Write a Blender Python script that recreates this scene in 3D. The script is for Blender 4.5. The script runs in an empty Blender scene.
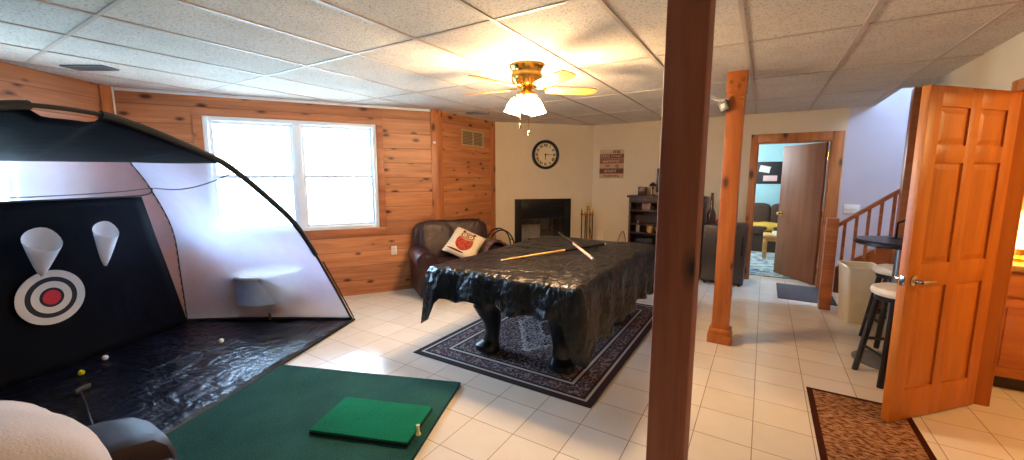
import bpy, bmesh, math, random
from mathutils import Vector, Matrix
random.seed(7)
S = bpy.context.scene
COL = S.collection
PI = math.pi
H = 2.425          # ceiling height
EYE = 1.53

# ------------------------------------------------------------------ helpers
def lin(c):
    return c / 12.92 if c <= 0.04045 else ((c + 0.055) / 1.055) ** 2.4
def rgb(r, g, b):
    return (lin(r / 255), lin(g / 255), lin(b / 255), 1)

class NT:
    """small node-tree builder"""
    def __init__(s, name):
        s.m = bpy.data.materials.new(name); s.m.use_nodes = True
        s.t = s.m.node_tree; s.n = s.t.nodes; s.l = s.t.links
        s.n.clear()
        s.out = s.n.new('ShaderNodeOutputMaterial')
        s.b = s.n.new('ShaderNodeBsdfPrincipled')
        s.l.new(s.b.outputs[0], s.out.inputs[0])
        s.tc = s.n.new('ShaderNodeTexCoord')
        s.obj = s.tc.outputs['Object']
    def set(s, sock, v):
        if isinstance(v, bpy.types.NodeSocket): s.l.new(v, sock)
        else: sock.default_value = v
    def mapping(s, scale=(1, 1, 1), loc=(0, 0, 0), rot=(0, 0, 0), src=None):
        n = s.n.new('ShaderNodeMapping')
        s.l.new(src or s.obj, n.inputs[0]); n.inputs['Scale'].default_value = scale
        n.inputs['Location'].default_value = loc; n.inputs['Rotation'].default_value = rot
        return n.outputs[0]
    def noise(s, vec, scale, detail=4, rough=.55, dist=0, col=False):
        n = s.n.new('ShaderNodeTexNoise'); s.l.new(vec, n.inputs['Vector'])
        n.inputs['Scale'].default_value = scale; n.inputs['Detail'].default_value = detail
        n.inputs['Roughness'].default_value = rough; n.inputs['Distortion'].default_value = dist
        return n.outputs['Color' if col else 'Fac']
    def voronoi(s, vec, scale, out='Distance', feature='F1', rnd=1):
        n = s.n.new('ShaderNodeTexVoronoi'); s.l.new(vec, n.inputs['Vector'])
        n.feature = feature; n.inputs['Scale'].default_value = scale; n.inputs['Randomness'].default_value = rnd
        return n.outputs[out]
    def sep(s, vec):
        n = s.n.new('ShaderNodeSeparateXYZ'); s.l.new(vec, n.inputs[0]); return n.outputs
    def comb(s, x, y, z):
        n = s.n.new('ShaderNodeCombineXYZ')
        for i, v in enumerate((x, y, z)): s.set(n.inputs[i], v)
        return n.outputs[0]
    def math(s, op, a, b=0.0, c=0.0):
        n = s.n.new('ShaderNodeMath'); n.operation = op
        s.set(n.inputs[0], a); s.set(n.inputs[1], b); s.set(n.inputs[2], c)
        return n.outputs[0]
    def ramp(s, fac, stops, interp='LINEAR'):
        n = s.n.new('ShaderNodeValToRGB'); n.color_ramp.interpolation = interp
        e = n.color_ramp.elements
        while len(e) < len(stops): e.new(0.5)
        for i, (p, c) in enumerate(stops):
            e[i].position = p
            e[i].color = c if not isinstance(c, (int, float)) else (c, c, c, 1)
        s.set(n.inputs[0], fac); return n.outputs[0]
    def mix(s, fac, a, b, mode='MIX'):
        n = s.n.new('ShaderNodeMix'); n.data_type = 'RGBA'; n.blend_type = mode
        s.set(n.inputs[0], fac); s.set(n.inputs[6], a); s.set(n.inputs[7], b)
        return n.outputs[2]
    def bump(s, h, strength=.3, dist=.01):
        n = s.n.new('ShaderNodeBump'); n.inputs['Strength'].default_value = strength
        n.inputs['Distance'].default_value = dist; s.l.new(h, n.inputs['Height'])
        s.l.new(n.outputs[0], s.b.inputs['Normal'])
    def fin(s, col, rough=.5, metal=0, spec=.5, sheen=0):
        s.set(s.b.inputs['Base Color'], col); s.set(s.b.inputs['Roughness'], rough)
        s.b.inputs['Metallic'].default_value = metal
        s.b.inputs['Specular IOR Level'].default_value = spec
        if sheen: s.b.inputs['Sheen Weight'].default_value = sheen
        return s.m

def plain(name, c, rough=.5, metal=0, var=.12, scale=8, bump=0, bscale=60, spec=.5, sheen=0):
    t = NT(name)
    f = t.noise(t.obj, scale, 4)
    d = tuple(x * (1 - var) for x in c[:3]) + (1,); l = tuple(min(1, x * (1 + var)) for x in c[:3]) + (1,)
    col = t.ramp(f, [(.3, d), (.7, l)])
    if bump: t.bump(t.noise(t.obj, bscale, 3), bump, .01)
    return t.fin(col, rough, metal, spec, sheen)

def wood(name, light, dark, axis=0, rough=.38, knots=.0, board=0.0, baxis=2, ringscale=7, knotcol=None, spec=.45, off=0):
    """planked or solid wood: grain along 'axis', boards of width 'board' stacked along 'baxis'"""
    t = NT(name)
    sc = [10.0, 10.0, 10.0]; sc[axis] = .8
    src = t.obj
    xyz = t.sep(src)
    if board:
        k = t.math('FLOOR', t.math('DIVIDE', t.math('ADD', xyz[baxis], off), board))
        wn = t.n.new('ShaderNodeTexWhiteNoise'); wn.noise_dimensions = '1D'; t.l.new(k, wn.inputs['W'])
        sh = t.math('MULTIPLY', wn.outputs['Value'], 9.0)
        v = [xyz[0], xyz[1], xyz[2]]; v[axis] = t.math('ADD', v[axis], sh)
        src = t.comb(*v)
    g = t.noise(t.mapping(tuple(sc), src=src), ringscale / 7, 5, .6, .6)
    fine = t.noise(t.mapping(tuple(x * 6 for x in sc), src=src), 1, 3)
    g2 = t.math('ADD', t.math('MULTIPLY', g, .8), t.math('MULTIPLY', fine, .2))
    col = t.ramp(g2, [(.32, dark), (.62, light)])
    if board:
        b = t.math('MULTIPLY_ADD', wn.outputs['Value'], .38, .78)
        col = t.mix(1, col, t.comb(b, b, b), 'MULTIPLY')
    if knots:
        q = t.sep(src); oth = [i for i in range(3) if i != axis]
        kv = t.comb(t.math('MULTIPLY', q[axis], 2.4), t.math('MULTIPLY', t.math('ADD', q[oth[0]], q[oth[1]]), 5.0), 0.0)
        vn = t.n.new('ShaderNodeTexVoronoi'); vn.voronoi_dimensions = '2D'; t.l.new(kv, vn.inputs['Vector']); vn.inputs['Scale'].default_value = knots
        wn2 = t.n.new('ShaderNodeSeparateColor'); t.l.new(vn.outputs['Color'], wn2.inputs[0])
        ds = t.math('ADD', vn.outputs['Distance'], t.math('MULTIPLY', wn2.outputs[0], .09))
        kc = knotcol or rgb(70, 28, 12)
        msk = t.ramp(ds, [(.07, 1.0), (.12, .5), (.18, 0.0)])
        col = t.mix(msk, col, kc)
    h = g2
    if board:
        fr = t.math('FRACT', t.math('DIVIDE', t.math('ADD', xyz[baxis], off), board))
        e = t.math('MINIMUM', fr, t.math('SUBTRACT', 1.0, fr))
        seam = t.ramp(e, [(.0, 0.0), (.028, 1.0)])
        col = t.mix(t.math('MULTIPLY', t.math('SUBTRACT', 1.0, seam), .75), col, rgb(60, 25, 10))
        t.bump(seam, .6, .004)
    else:
        t.bump(h, .08, .004)
    return t.fin(col, rough, 0, spec)

def emis(name, c, strength):
    t = NT(name); t.b.inputs['Emission Color'].default_value = c
    t.b.inputs['Emission Strength'].default_value = strength
    return t.fin(c, .5)

class MB:
    """collects shapes into one mesh"""
    def __init__(s): s.bm = bmesh.new()
    def _x(s, vs, M):
        if M is not None:
            for v in vs: v.co = M @ v.co
    def box(s, x0, y0, z0, x1, y1, z1, bev=0, seg=2, M=None):
        r = bmesh.ops.create_cube(s.bm, size=1); vs = r['verts']
        for v in vs:
            v.co = Vector(((x0 + x1) / 2 + v.co.x * (x1 - x0), (y0 + y1) / 2 + v.co.y * (y1 - y0), (z0 + z1) / 2 + v.co.z * (z1 - z0)))
        if bev:
            es = list({e for v in vs for e in v.link_edges})
            r = bmesh.ops.bevel(s.bm, geom=es, offset=bev, segments=seg, profile=.5, affect='EDGES')
            vs = list({v for f in r['faces'] for v in f.verts} | {v for v in vs if v.is_valid})
        s._x(vs, M); return s
    def cyl(s, p0, p1, r0, r1=None, seg=16, caps=True):
        r1 = r0 if r1 is None else r1
        p0, p1 = Vector(p0), Vector(p1); d = (p1 - p0)
        q = d.to_track_quat('Z', 'Y')
        a = []; b = []
        for i in range(seg):
            t = 2 * PI * i / seg; o = Vector((math.cos(t), math.sin(t), 0))
            a.append(s.bm.verts.new(p0 + q @ (o * r0))); b.append(s.bm.verts.new(p1 + q @ (o * r1)))
        for i in range(seg):
            j = (i + 1) % seg; s.bm.faces.new((a[i], a[j], b[j], b[i]))
        if caps:
            s.bm.faces.new(a[::-1]); s.bm.faces.new(b)
        return s
    def tube(s, pts, r, seg=8, closed=False):
        pts = [Vector(p) for p in pts]; n = len(pts)
        rr = r if isinstance(r, (list, tuple)) else [r] * n
        rings = []; ref = None
        for i, p in enumerate(pts):
            if closed: d = pts[(i + 1) % n] - pts[i - 1]
            else: d = pts[min(i + 1, n - 1)] - pts[max(i - 1, 0)]
            d.normalize()
            if ref is None:
                ref = Vector((0, 0, 1)) if abs(d.z) < .9 else Vector((1, 0, 0))
            u = (ref - d * ref.dot(d)).normalized(); v = d.cross(u); ref = u
            rings.append([s.bm.verts.new(p + (u * math.cos(2 * PI * k / seg) + v * math.sin(2 * PI * k / seg)) * rr[i]) for k in range(seg)])
        m = n if closed else n - 1
        for i in range(m):
            A, B = rings[i], rings[(i + 1) % n]
            for k in range(seg):
                j = (k + 1) % seg; s.bm.faces.new((A[k], A[j], B[j], B[k]))
        if not closed:
            s.bm.faces.new(rings[0][::-1]); s.bm.faces.new(rings[-1])
        return s
    def lathe(s, prof, seg=24, c=(0, 0, 0), M=None, close=True):
        rings = []; allv = []
        for r, z in prof:
            if r < 1e-5:
                v = s.bm.verts.new((c[0], c[1], c[2] + z)); rings.append([v]); allv.append(v)
            else:
                ring = [s.bm.verts.new((c[0] + r * math.cos(2 * PI * i / seg), c[1] + r * math.sin(2 * PI * i / seg), c[2] + z)) for i in range(seg)]
                rings.append(ring); allv += ring
        for A, B in zip(rings, rings[1:]):
            for i in range(seg):
                j = (i + 1) % seg
                if len(A) == 1 and len(B) == 1: continue
                if len(A) == 1: s.bm.faces.new((A[0], B[j], B[i]))
                elif len(B) == 1: s.bm.faces.new((A[i], A[j], B[0]))
                else: s.bm.faces.new((A[i], A[j], B[j], B[i]))
        if close:
            if len(rings[0]) > 1: s.bm.faces.new(rings[0][::-1])
            if len(rings[-1]) > 1: s.bm.faces.new(rings[-1])
        s._x(allv, M); return s
    def prism(s, poly, h0, h1, M=None):
        """poly in xy extruded from z=h0 to h1"""
        a = [s.bm.verts.new((x, y, h0)) for x, y in poly]; b = [s.bm.verts.new((x, y, h1)) for x, y in poly]
        n = len(poly)
        s.bm.faces.new(a[::-1]); s.bm.faces.new(b)
        for i in range(n): s.bm.faces.new((a[i], a[(i + 1) % n], b[(i + 1) % n], b[i]))
        s._x(a + b, M); return s
    def puff(s, c, size, e=.35, n=10, M=None, fn=None):
        """soft cushion: superellipsoid"""
        tb = bmesh.new(); bmesh.ops.create_cube(tb, size=2)
        bmesh.ops.subdivide_edges(tb, edges=tb.edges[:], cuts=n, use_grid_fill=True)
        seen = tb.verts[:]
        p = 2 / e
        for v in seen:
            d = v.co.copy(); L = (abs(d.x) ** p + abs(d.y) ** p + abs(d.z) ** p) ** (1 / p)
            d /= L
            q = Vector((d.x * size[0] / 2, d.y * size[1] / 2, d.z * size[2] / 2))
            if fn: q = fn(q)
            v.co = q + Vector(c)
        s._x(seen, M)
        me = bpy.data.meshes.new('tmp'); tb.to_mesh(me); tb.free(); s.bm.from_mesh(me); bpy.data.meshes.remove(me); return s
    def grid(s, P, thick=0):
        """P[i][j] grid of points -> sheet"""
        V = [[s.bm.verts.new(p) for p in row] for row in P]
        for i in range(len(V) - 1):
            for j in range(len(V[0]) - 1):
                s.bm.faces.new((V[i][j], V[i + 1][j], V[i + 1][j + 1], V[i][j + 1]))
        return s
    def build(s, name, mat, parent=None, smooth=True, solid=0, angle=28, loc=None, rot=None, off=0.0):
        bmesh.ops.recalc_face_normals(s.bm, faces=s.bm.faces)
        me = bpy.data.meshes.new(name); s.bm.to_mesh(me); s.bm.free()
        me.materials.append(mat)
        if smooth:
            for p in me.polygons: p.use_smooth = True
            try: me.set_sharp_from_angle(angle=math.radians(angle))
            except Exception: pass
        o = bpy.data.objects.new(name, me); COL.objects.link(o)
        if parent: o.parent = parent
        if loc is not None: o.location = loc
        if rot is not None: o.rotation_euler = rot
        if solid:
            md = o.modifiers.new('thickness', 'SOLIDIFY'); md.thickness = solid; md.offset = off
        return o

def thing(name, label, cat, loc=(0, 0, 0), rz=0, group=None, kind=None):
    o = bpy.data.objects.new(name, None); COL.objects.link(o)
    o.empty_display_size = .05
    o.location = loc; o.rotation_euler = (0, 0, rz)
    return tag(o, label, cat, group, kind)
def tag(o, label, cat, group=None, kind=None):
    o['label'] = label; o['category'] = cat
    if group: o['group'] = group
    if kind: o['kind'] = kind
    return o
def struct(o, label=None, cat=None):
    o['kind'] = 'structure'
    if label: o['label'] = label; o['category'] = cat
    return o
def dup(root, loc, rz, label=None):
    def cp(o, par):
        c = o.copy(); COL.objects.link(c)
        if par: c.parent = par
        for ch in list(o.children): cp(ch, c)
        return c
    r = cp(root, None); r.location = loc; r.rotation_euler = (0, 0, rz)
    if label: r['label'] = label
    return r
def smoothstep(a, b, x):
    t = min(1, max(0, (x - a) / (b - a))); return t * t * (3 - 2 * t)
def catmull(pts, n=8):
    pts = [Vector(p) for p in pts]; P = [2 * pts[0] - pts[1]] + pts + [2 * pts[-1] - pts[-2]]
    out = []
    for i in range(1, len(P) - 2):
        for k in range(n):
            t = k / n
            out.append(.5 * ((2 * P[i]) + (P[i + 1] - P[i - 1]) * t + (2 * P[i - 1] - 5 * P[i] + 4 * P[i + 1] - P[i + 2]) * t * t + (3 * P[i] - P[i - 1] - 3 * P[i + 1] + P[i + 2]) * t ** 3))
    out.append(pts[-1]); return out
def resample(pts, n):
    L = [0]
    for a, b in zip(pts, pts[1:]): L.append(L[-1] + (b - a).length)
    out = []; k = 0
    for i in range(n):
        t = L[-1] * i / (n - 1)
        while k < len(pts) - 2 and L[k + 1] < t: k += 1
        f = (t - L[k]) / max(1e-9, L[k + 1] - L[k]); out.append(pts[k].lerp(pts[k + 1], min(1, f)))
    return out

# ------------------------------------------------------------------ materials
M = {}
M['pine_wall'] = wood('knotty_pine_boards', rgb(200, 132, 84), rgb(150, 88, 52), 0, .42, knots=1.0, board=.19, baxis=2)
M['pine_trim'] = wood('pine_trim', rgb(190, 118, 66), rgb(146, 80, 42), 2, .4, knots=.8)
M['pine_trim_h'] = wood('pine_trim_long', rgb(186, 116, 72), rgb(142, 80, 48), 0, .4, knots=.8)
M['oak_door'] = wood('honey_oak', rgb(196, 112, 34), rgb(168, 88, 20), 2, .42)
M['oak_cab'] = wood('honey_oak_cabinet', rgb(206, 122, 50), rgb(172, 90, 32), 0, .35)
M['post_dark'] = wood('rough_cedar_post', rgb(150, 84, 52), rgb(118, 58, 34), 2, .62, knots=.55, knotcol=rgb(38, 16, 8))
M['post_pine'] = wood('varnished_pine_post', rgb(184, 106, 46), rgb(146, 74, 28), 2, .4, knots=.9)
M['rail_wood'] = wood('stained_rail_wood', rgb(170, 98, 54), rgb(130, 70, 38), 0, .4)
M['veneer'] = wood('brown_veneer', rgb(150, 94, 60), rgb(126, 74, 45), 2, .6)
M['walnut'] = wood('dark_walnut', rgb(66, 36, 26), rgb(40, 20, 15), 2, .45)
M['light_wood'] = wood('light_maple', rgb(212, 160, 96), rgb(180, 126, 70), 0, .4)
M['cream_wall'] = plain('cream_painted_plaster', rgb(214, 196, 168), .8, 0, .03, 3, .05, 90)
M['cool_lit_paint'] = plain('bluish_lit_wall_paint', rgb(196, 190, 200), .8, 0, .03, 3, .05, 90)  # white wall tinted grey-lilac, bluish stairwell daylight put into the colour
M['blue_wall'] = plain('pale_blue_painted_wall', rgb(160, 200, 208), .8, 0, .03, 3)
M['kitchen_wall'] = plain('warm_yellow_wall', rgb(232, 208, 150), .8, 0, .03, 3)
M['white_vinyl'] = plain('white_vinyl', rgb(226, 232, 238), .35, 0, .03)
M['white_plastic'] = plain('white_plastic', rgb(228, 226, 220), .35, 0, .03)
M['cream_plastic'] = plain('cream_plastic', rgb(222, 206, 178), .4, 0, .05)
M['black_metal'] = plain('black_metal', rgb(22, 21, 22), .4, .6, .1)
M['black_paint'] = plain('black_lacquer', rgb(20, 18, 18), .3, 0, .1)
M['steel'] = plain('brushed_steel', rgb(170, 168, 165), .28, 1, .06)
M['nickel'] = plain('satin_nickel', rgb(176, 170, 164), .2, 1, .05)
M['brass'] = plain('polished_brass', rgb(214, 170, 84), .2, 1, .06)
M['grey_metal'] = plain('dull_grey_metal', rgb(104, 104, 104), .45, .5, .08)
M['leather'] = None
t = NT('dark_brown_leather')
cr = t.noise(t.mapping((1, 1, 1)), 7, 4, .55, 1.6)
fine = t.voronoi(t.obj, 140)
t.bump(t.math('ADD', t.math('MULTIPLY', cr, 1.0), t.math('MULTIPLY', fine, .04)), .6, .03)
M['leather'] = t.fin(t.ramp(cr, [(.3, rgb(34, 15, 19)), (.7, rgb(52, 26, 28))]), .4, 0, .4)

# floor tile
t = NT('cream_ceramic_floor_tile')
v = t.mapping((1, 1, 1), (-.039 + .61, -2.52 + 3.05, 0))
br = t.n.new('ShaderNodeTexBrick'); t.l.new(v, br.inputs['Vector'])
br.offset = 0; br.squash = 1
for k, val in (('Scale', 1), ('Brick Width', .305), ('Row Height', .305), ('Mortar Size', .0028), ('Mortar Smooth', .2), ('Bias', 0)):
    br.inputs[k].default_value = val
br.inputs['Color1'].default_value = rgb(232, 221, 208); br.inputs['Color2'].default_value = rgb(224, 211, 196)
br.inputs['Mortar'].default_value = rgb(128, 96, 66)
nz = t.noise(t.obj, 5, 4)
col = t.mix(.12, br.outputs['Color'], t.ramp(nz, [(.35, rgb(198, 180, 156)), (.65, rgb(236, 228, 218))]))
t.bump(t.math('SUBTRACT', 1.0, br.outputs['Fac']), .35, .003)
rg = t.math('MULTIPLY_ADD', br.outputs['Fac'], .4, .2)
M['tile'] = t.fin(col, rg, 0, .5)

# ceiling tile
t = NT('speckled_acoustic_ceiling_tile')
n1 = t.noise(t.obj, 70, 3, .7); n2 = t.noise(t.obj, 4, 3)
col = t.mix(.8, t.ramp(n2, [(.3, rgb(224, 217, 209)), (.7, rgb(236, 230, 222))]), t.ramp(n1, [(.36, rgb(172, 165, 158)), (.47, rgb(236, 232, 226))]), 'MULTIPLY')
t.bump(n1, .6, .008)
M['ceil'] = t.fin(col, .95, 0, .1)
M['ceil_grid'] = plain('ceiling_grid_paint', rgb(186, 172, 158), .5, 0, .03)

def glass(name, tint=(1, 1, 1, 1)):
    t = NT(name)
    tr = t.n.new('ShaderNodeBsdfTransparent'); tr.inputs[0].default_value = tint
    gl = t.n.new('ShaderNodeBsdfGlossy'); gl.inputs['Roughness'].default_value = .02
    mx = t.n.new('ShaderNodeMixShader'); mx.inputs[0].default_value = .06
    t.l.new(tr.outputs[0], mx.inputs[1]); t.l.new(gl.outputs[0], mx.inputs[2]); t.l.new(mx.outputs[0], t.out.inputs[0])
    return t.m
M['glass'] = glass('window_glass')

def netmat(name, c, alpha, tlf=.55):
    t = NT(name)
    tr = t.n.new('ShaderNodeBsdfTransparent')
    df = t.n.new('ShaderNodeBsdfDiffuse'); df.inputs[0].default_value = c
    tl = t.n.new('ShaderNodeBsdfTranslucent'); tl.inputs[0].default_value = c
    m1 = t.n.new('ShaderNodeMixShader'); m1.inputs[0].default_value = tlf
    t.l.new(df.outputs[0], m1.inputs[1]); t.l.new(tl.outputs[0], m1.inputs[2])
    m2 = t.n.new('ShaderNodeMixShader')
    f = t.noise(t.obj, 6, 3)
    t.set(m2.inputs[0], t.math('MULTIPLY_ADD', f, .12, alpha - .06))
    t.l.new(tr.outputs[0], m2.inputs[1]); t.l.new(m1.outputs[0], m2.inputs[2]); t.l.new(m2.outputs[0], t.out.inputs[0])
    return t.m
M['net'] = netmat('white_mesh_netting', rgb(196, 202, 228), .55)
M['net_back'] = netmat('white_mesh_back_netting', rgb(176, 166, 178), .5)
M['pocket_net'] = netmat('white_pocket_mesh', rgb(244, 244, 248), .96, .2)

def tarp(name, c1, c2, rough, bsc, bst, dist=.03, spec=.5):
    t = NT(name)
    a = t.noise(t.mapping((1, 1.6, 1)), bsc, 3, .5, .5); b = t.noise(t.mapping((2.0, .9, 1), rot=(0, 0, .6)), bsc * 2.1, 3, .5, .6)
    t.bump(t.math('ADD', a, t.math('MULTIPLY', b, .5)), bst, dist)
    return t.fin(t.ramp(a, [(.3, c1), (.7, c2)]), rough, 0, spec)
M['sheet'] = tarp('navy_nylon_ground_sheet', rgb(8, 11, 22), rgb(13, 18, 34), .3, 3.2, .8, .05)
M['curtain'] = tarp('black_nylon_curtain', rgb(6, 10, 20), rgb(10, 14, 26), .8, 2, .3, .03, .12)
M['roof'] = tarp('black_nylon_roof', rgb(6, 9, 18), rgb(10, 13, 24), .75, 2, .3, .03, .12)
M['cover'] = tarp('black_vinyl_cover', rgb(9, 10, 14), rgb(14, 16, 22), .3, 4.5, 1.0, .055, .38)
M['binding'] = plain('black_webbing', rgb(12, 13, 18), .6)
# target rings: radius read from the disc's own coordinates
t = NT('bullseye_print')
x = t.sep(t.obj); r = t.math('SQRT', t.math('ADD', t.math('MULTIPLY', x[0], x[0]), t.math('MULTIPLY', x[1], x[1])))
wht = rgb(214, 208, 200); blk = rgb(18, 20, 28)
col = t.ramp(t.math('DIVIDE', r, .25), [(0, rgb(196, 34, 44)), (.22, blk), (.30, wht), (.495, blk), (.63, wht), (.845, wht)], 'CONSTANT')
M['target'] = t.fin(col, .7)

def turf(name, c1, c2, sc):
    t = NT(name); a = t.noise(t.obj, sc, 4, .7); b = t.noise(t.obj, 3, 3)
    t.bump(a, .9, .012)
    col = t.ramp(t.math('ADD', t.math('MULTIPLY', a, .75), t.math('MULTIPLY', b, .25)), [(.36, c1), (.62, c2)])
    return t.fin(col, .95, 0, .15)
M['turf_dark'] = turf('dark_green_turf', rgb(14, 54, 54), rgb(44, 96, 92), 130)
M['turf_light'] = turf('bright_green_turf', rgb(2, 86, 64), rgb(4, 132, 98), 220)
M['rubber'] = plain('black_rubber', rgb(20, 20, 20), .8)

def persian(name, hx, hy, c):
    """c: dark, mid, accent, light"""
    t = NT(name); x = t.sep(t.obj)
    ax = t.math('ABSOLUTE', x[0]); ay = t.math('ABSOLUTE', x[1])
    d = t.math('MINIMUM', t.math('SUBTRACT', hx, ax), t.math('SUBTRACT', hy, ay))
    mir = t.comb(ax, ay, 0.0)
    v1 = t.voronoi(mir, 20, 'Distance', 'F1', .25); v2 = t.voronoi(mir, 46, 'Distance', 'F1', .8)
    n1 = t.noise(mir, 26, 2, .6, .8)
    dia = t.math('ADD', t.math('DIVIDE', ax, hx * .62), t.math('DIVIDE', ay, hy * .62))
    wob = t.math('ADD', dia, t.math('MULTIPLY', t.math('SUBTRACT', n1, .5), .25))
    fieldp = t.ramp(v2, [(.0, c[0]), (.16, c[3]), (.36, c[1]), (.62, c[0])], 'CONSTANT')
    fieldq = t.ramp(v2, [(.0, c[3]), (.2, c[2]), (.42, c[0])], 'CONSTANT')
    field = t.mix(t.ramp(wob, [(0, 1.0), (.42, 0.0), (.9, 0.6)], 'CONSTANT'), fieldp, fieldq)
    field = t.mix(t.ramp(wob, [(0, 0.0), (.4, 1.0), (.44, 0.0), (.88, 1.0), (.92, 0.0)], 'CONSTANT'), field, c[3])
    bord = t.ramp(t.math('ADD', t.math('MULTIPLY', v2, .7), t.math('MULTIPLY', n1, .3)), [(0, c[1]), (.26, c[2]), (.40, c[0]), (.56, c[1])], 'CONSTANT')
    zone = t.ramp(d, [(0, 0.0), (.05, 1.0), (.07, 0.0), (.09, .5), (.20, 0.0), (.215, 1.0), (.24, 0.0), (.26, .8)], 'CONSTANT')
    col = t.mix(t.math('COMPARE', zone, 1.0, .01), c[0], c[3])
    col = t.mix(t.math('COMPARE', zone, .5, .01), col, bord)
    col = t.mix(t.math('COMPARE', zone, .8, .01), col, field)
    t.bump(t.noise(t.obj, 260, 2), .5, .004)
    return t.fin(col, .95, 0, .1)

# ------------------------------------------------------------------ setting
def wall(name, A, B, mat, openings=(), thick=.14, z0=0, z1=H, label=None):
    """inside face runs A->B with the room on the right-hand side seen from above; openings = (s0, s1, z0, z1)"""
    A = Vector((A[0], A[1], 0)); B = Vector((B[0], B[1], 0)); L = (B - A).length
    mb = MB()
    ops = sorted(openings); s = 0
    for (a, b, c, d) in ops:
        mb.box(s, 0, z0, a, thick, z1)
        if c > z0: mb.box(a, 0, z0, b, thick, c)
        if d < z1: mb.box(a, 0, d, b, thick, z1)
        s = b
    mb.box(s, 0, z0, L, thick, z1)
    an = math.atan2(B.y - A.y, B.x - A.x)
    o = mb.build(name, mat, None, smooth=False, loc=A, rot=(0, 0, an))
    return struct(o, label, 'wall')

C0 = Vector((-5.63, 1.45)); C1 = Vector((-3.82, 4.24)); C2 = Vector((-3.82, 5.60)); C3 = Vector((-2.61, 6.92))
CL = Vector((-3.07, -2.5))

mb = MB(); mb.box(-6.6, -3.2, -.12, 5.2, 11.5, 0)
struct(mb.build('floor', M['tile'], None, smooth=False), 'cream ceramic tile floor with thin brown grout', 'floor')
# ceiling with a stairwell hole X 1.12..3.3, Y 5.74..6.92
mb = MB()
mb.box(-6.6, -3.2, H, 1.12, 11.5, H + .1); mb.box(1.12, -3.2, H, 5.2, 5.74, H + .1)
mb.box(1.12, 7.06, H, 5.2, 11.5, H + .1); mb.box(3.3, 5.74, H, 5.2, 7.06, H + .1)
ceil = struct(mb.build('ceiling', M['ceil'], None, smooth=False), 'dropped ceiling of speckled white panels in a grid', 'ceiling')
mb = MB()
for k in range(-7, 8):
    x = -2.0 + .61 * k
    mb.box(x - .012, -2.5, H - .006, x + .012, 5.74 if x > 1.12 else 6.92, H + .01)
for k in range(-3, 7):
    y = .81 + 1.222 * k
    if -2.5 < y < 6.9: mb.box(-6, y - .012, H - .0045, 1.3 if y < 5.74 else 1.12, y + .012, H + .01)
mb.build('ceiling_grid', M['ceil_grid'], ceil, smooth=False)

WD = (C1 - C0).normalized(); WL = (C1 - C0).length
def w_s(x, y): return (Vector((x, y)) - C0).dot(WD)
ws0, ws1 = w_s(-5.285, 2.082), w_s(-4.275, 3.57); wz0, wz1 = .875, 2.19
LD = (C0 - CL).normalized(); LL = (C0 - CL).length
wall('wall_left', CL, C0, M['pine_wall'], [(LL - 2.1, LL - .88, .95, 2.1)], label='pine board wall behind the golf net')
wall('wall_window', C0, C1, M['pine_wall'], [(ws0, ws1, wz0, wz1)], label='pine board wall around the big window')
wall('wall_side', C1, C2, M['pine_wall'], label='short pine board wall with the vent grille')
FD = (C3 - C2).normalized(); FL = (C3 - C2).length
fs0, fs1, fz1 = .345, 1.37, 1.155
wall('wall_fireplace', C2, C3, M['cream_wall'], [(fs0 + .09, fs1 - .09, .10, fz1 - .12)], thick=.14, label='cream angled wall holding the fireplace')
wall('wall_back', C3, (.87, 6.92), M['cream_wall'], [(2.61 - .125, 2.61 + .725, 0, 2.02)], label='cream back wall with doorway to blue room')
wall('wall_stair', (.87, 6.92), (3.3, 6.92), M['cool_lit_paint'], z1=4.9, label='stairwell wall with bluish light put into its paint')  # paint change beside the casing stands in for the edge of bluish light
mb = MB(); mb.box(-.2 + .0, 6.92, H + .1, 1.12, 7.06, 4.9); mb.box(.98, 5.6, H + .1, 1.12, 6.92, 4.9)
mb.box(.98, 5.6, H + .1, 3.3, 5.74, 4.9); mb.box(.9, 5.6, 4.9, 3.5, 7.1, 5.0)
mb.box(3.3, 5.6, 0, 3.44, 7.06, 3.55); 
struct(mb.build('wall_stairwell', M['cool_lit_paint'], None, smooth=False), 'upper stairwell walls in the same bluish lit paint', 'wall')
wall('wall_right', (1.3, 5.80), (1.3, -2.5), M['cream_wall'], [(5.80 - 3.86, 5.80 - 2.93, 0, 2.07)], thick=.07, label='cream wall with the open panelled door')
wall('wall_rear', (1.3, -2.5), CL, M['cream_wall'], label='cream wall behind the viewer')
# landing side below stairs
wall('wall_stair_side', (3.3, 5.74), (1.44, 5.74), M['cream_wall'], label='stairwell side wall')

def local_frame(A, D):
    return Vector((A.x, A.y, 0)), math.atan2(D.y, D.x)
# trims
def post(name, A, D, s0, s1, d, z0=0, z1=H, mat='pine_trim', label=None):
    a, an = local_frame(A, D)
    mb = MB(); mb.box(s0, -d, z0, s1, .0, z1, .004)
    return struct(mb.build(name, M[mat], None, loc=a, rot=(0, 0, an)), label, 'trim')
post('trim_1', C0, WD, WL - .10, WL + .015, .022, label='pine corner board left of the vent grille')
a, an = local_frame(C1, (C2 - C1).normalized())
post('trim_2', C1, (C2 - C1).normalized(), -.01, .07, .022, label='pine corner board right side')
post('trim_3', C1, (C2 - C1).normalized(), 1.24, 1.36, .018, label='pine end board beside the cream wall')
post('trim_4', C0, LD, -.14, -.022, .02, label='pine corner board above the golf net')
post('trim_5', C0, LD, -.02, .0, .02, label='thin light edge of the corner board', mat='white_vinyl')
post('trim_6', C0, WD, 0.02, WL, .012, H - .03, H, 'white_vinyl', label='white ceiling edge strip over the window wall')
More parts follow.
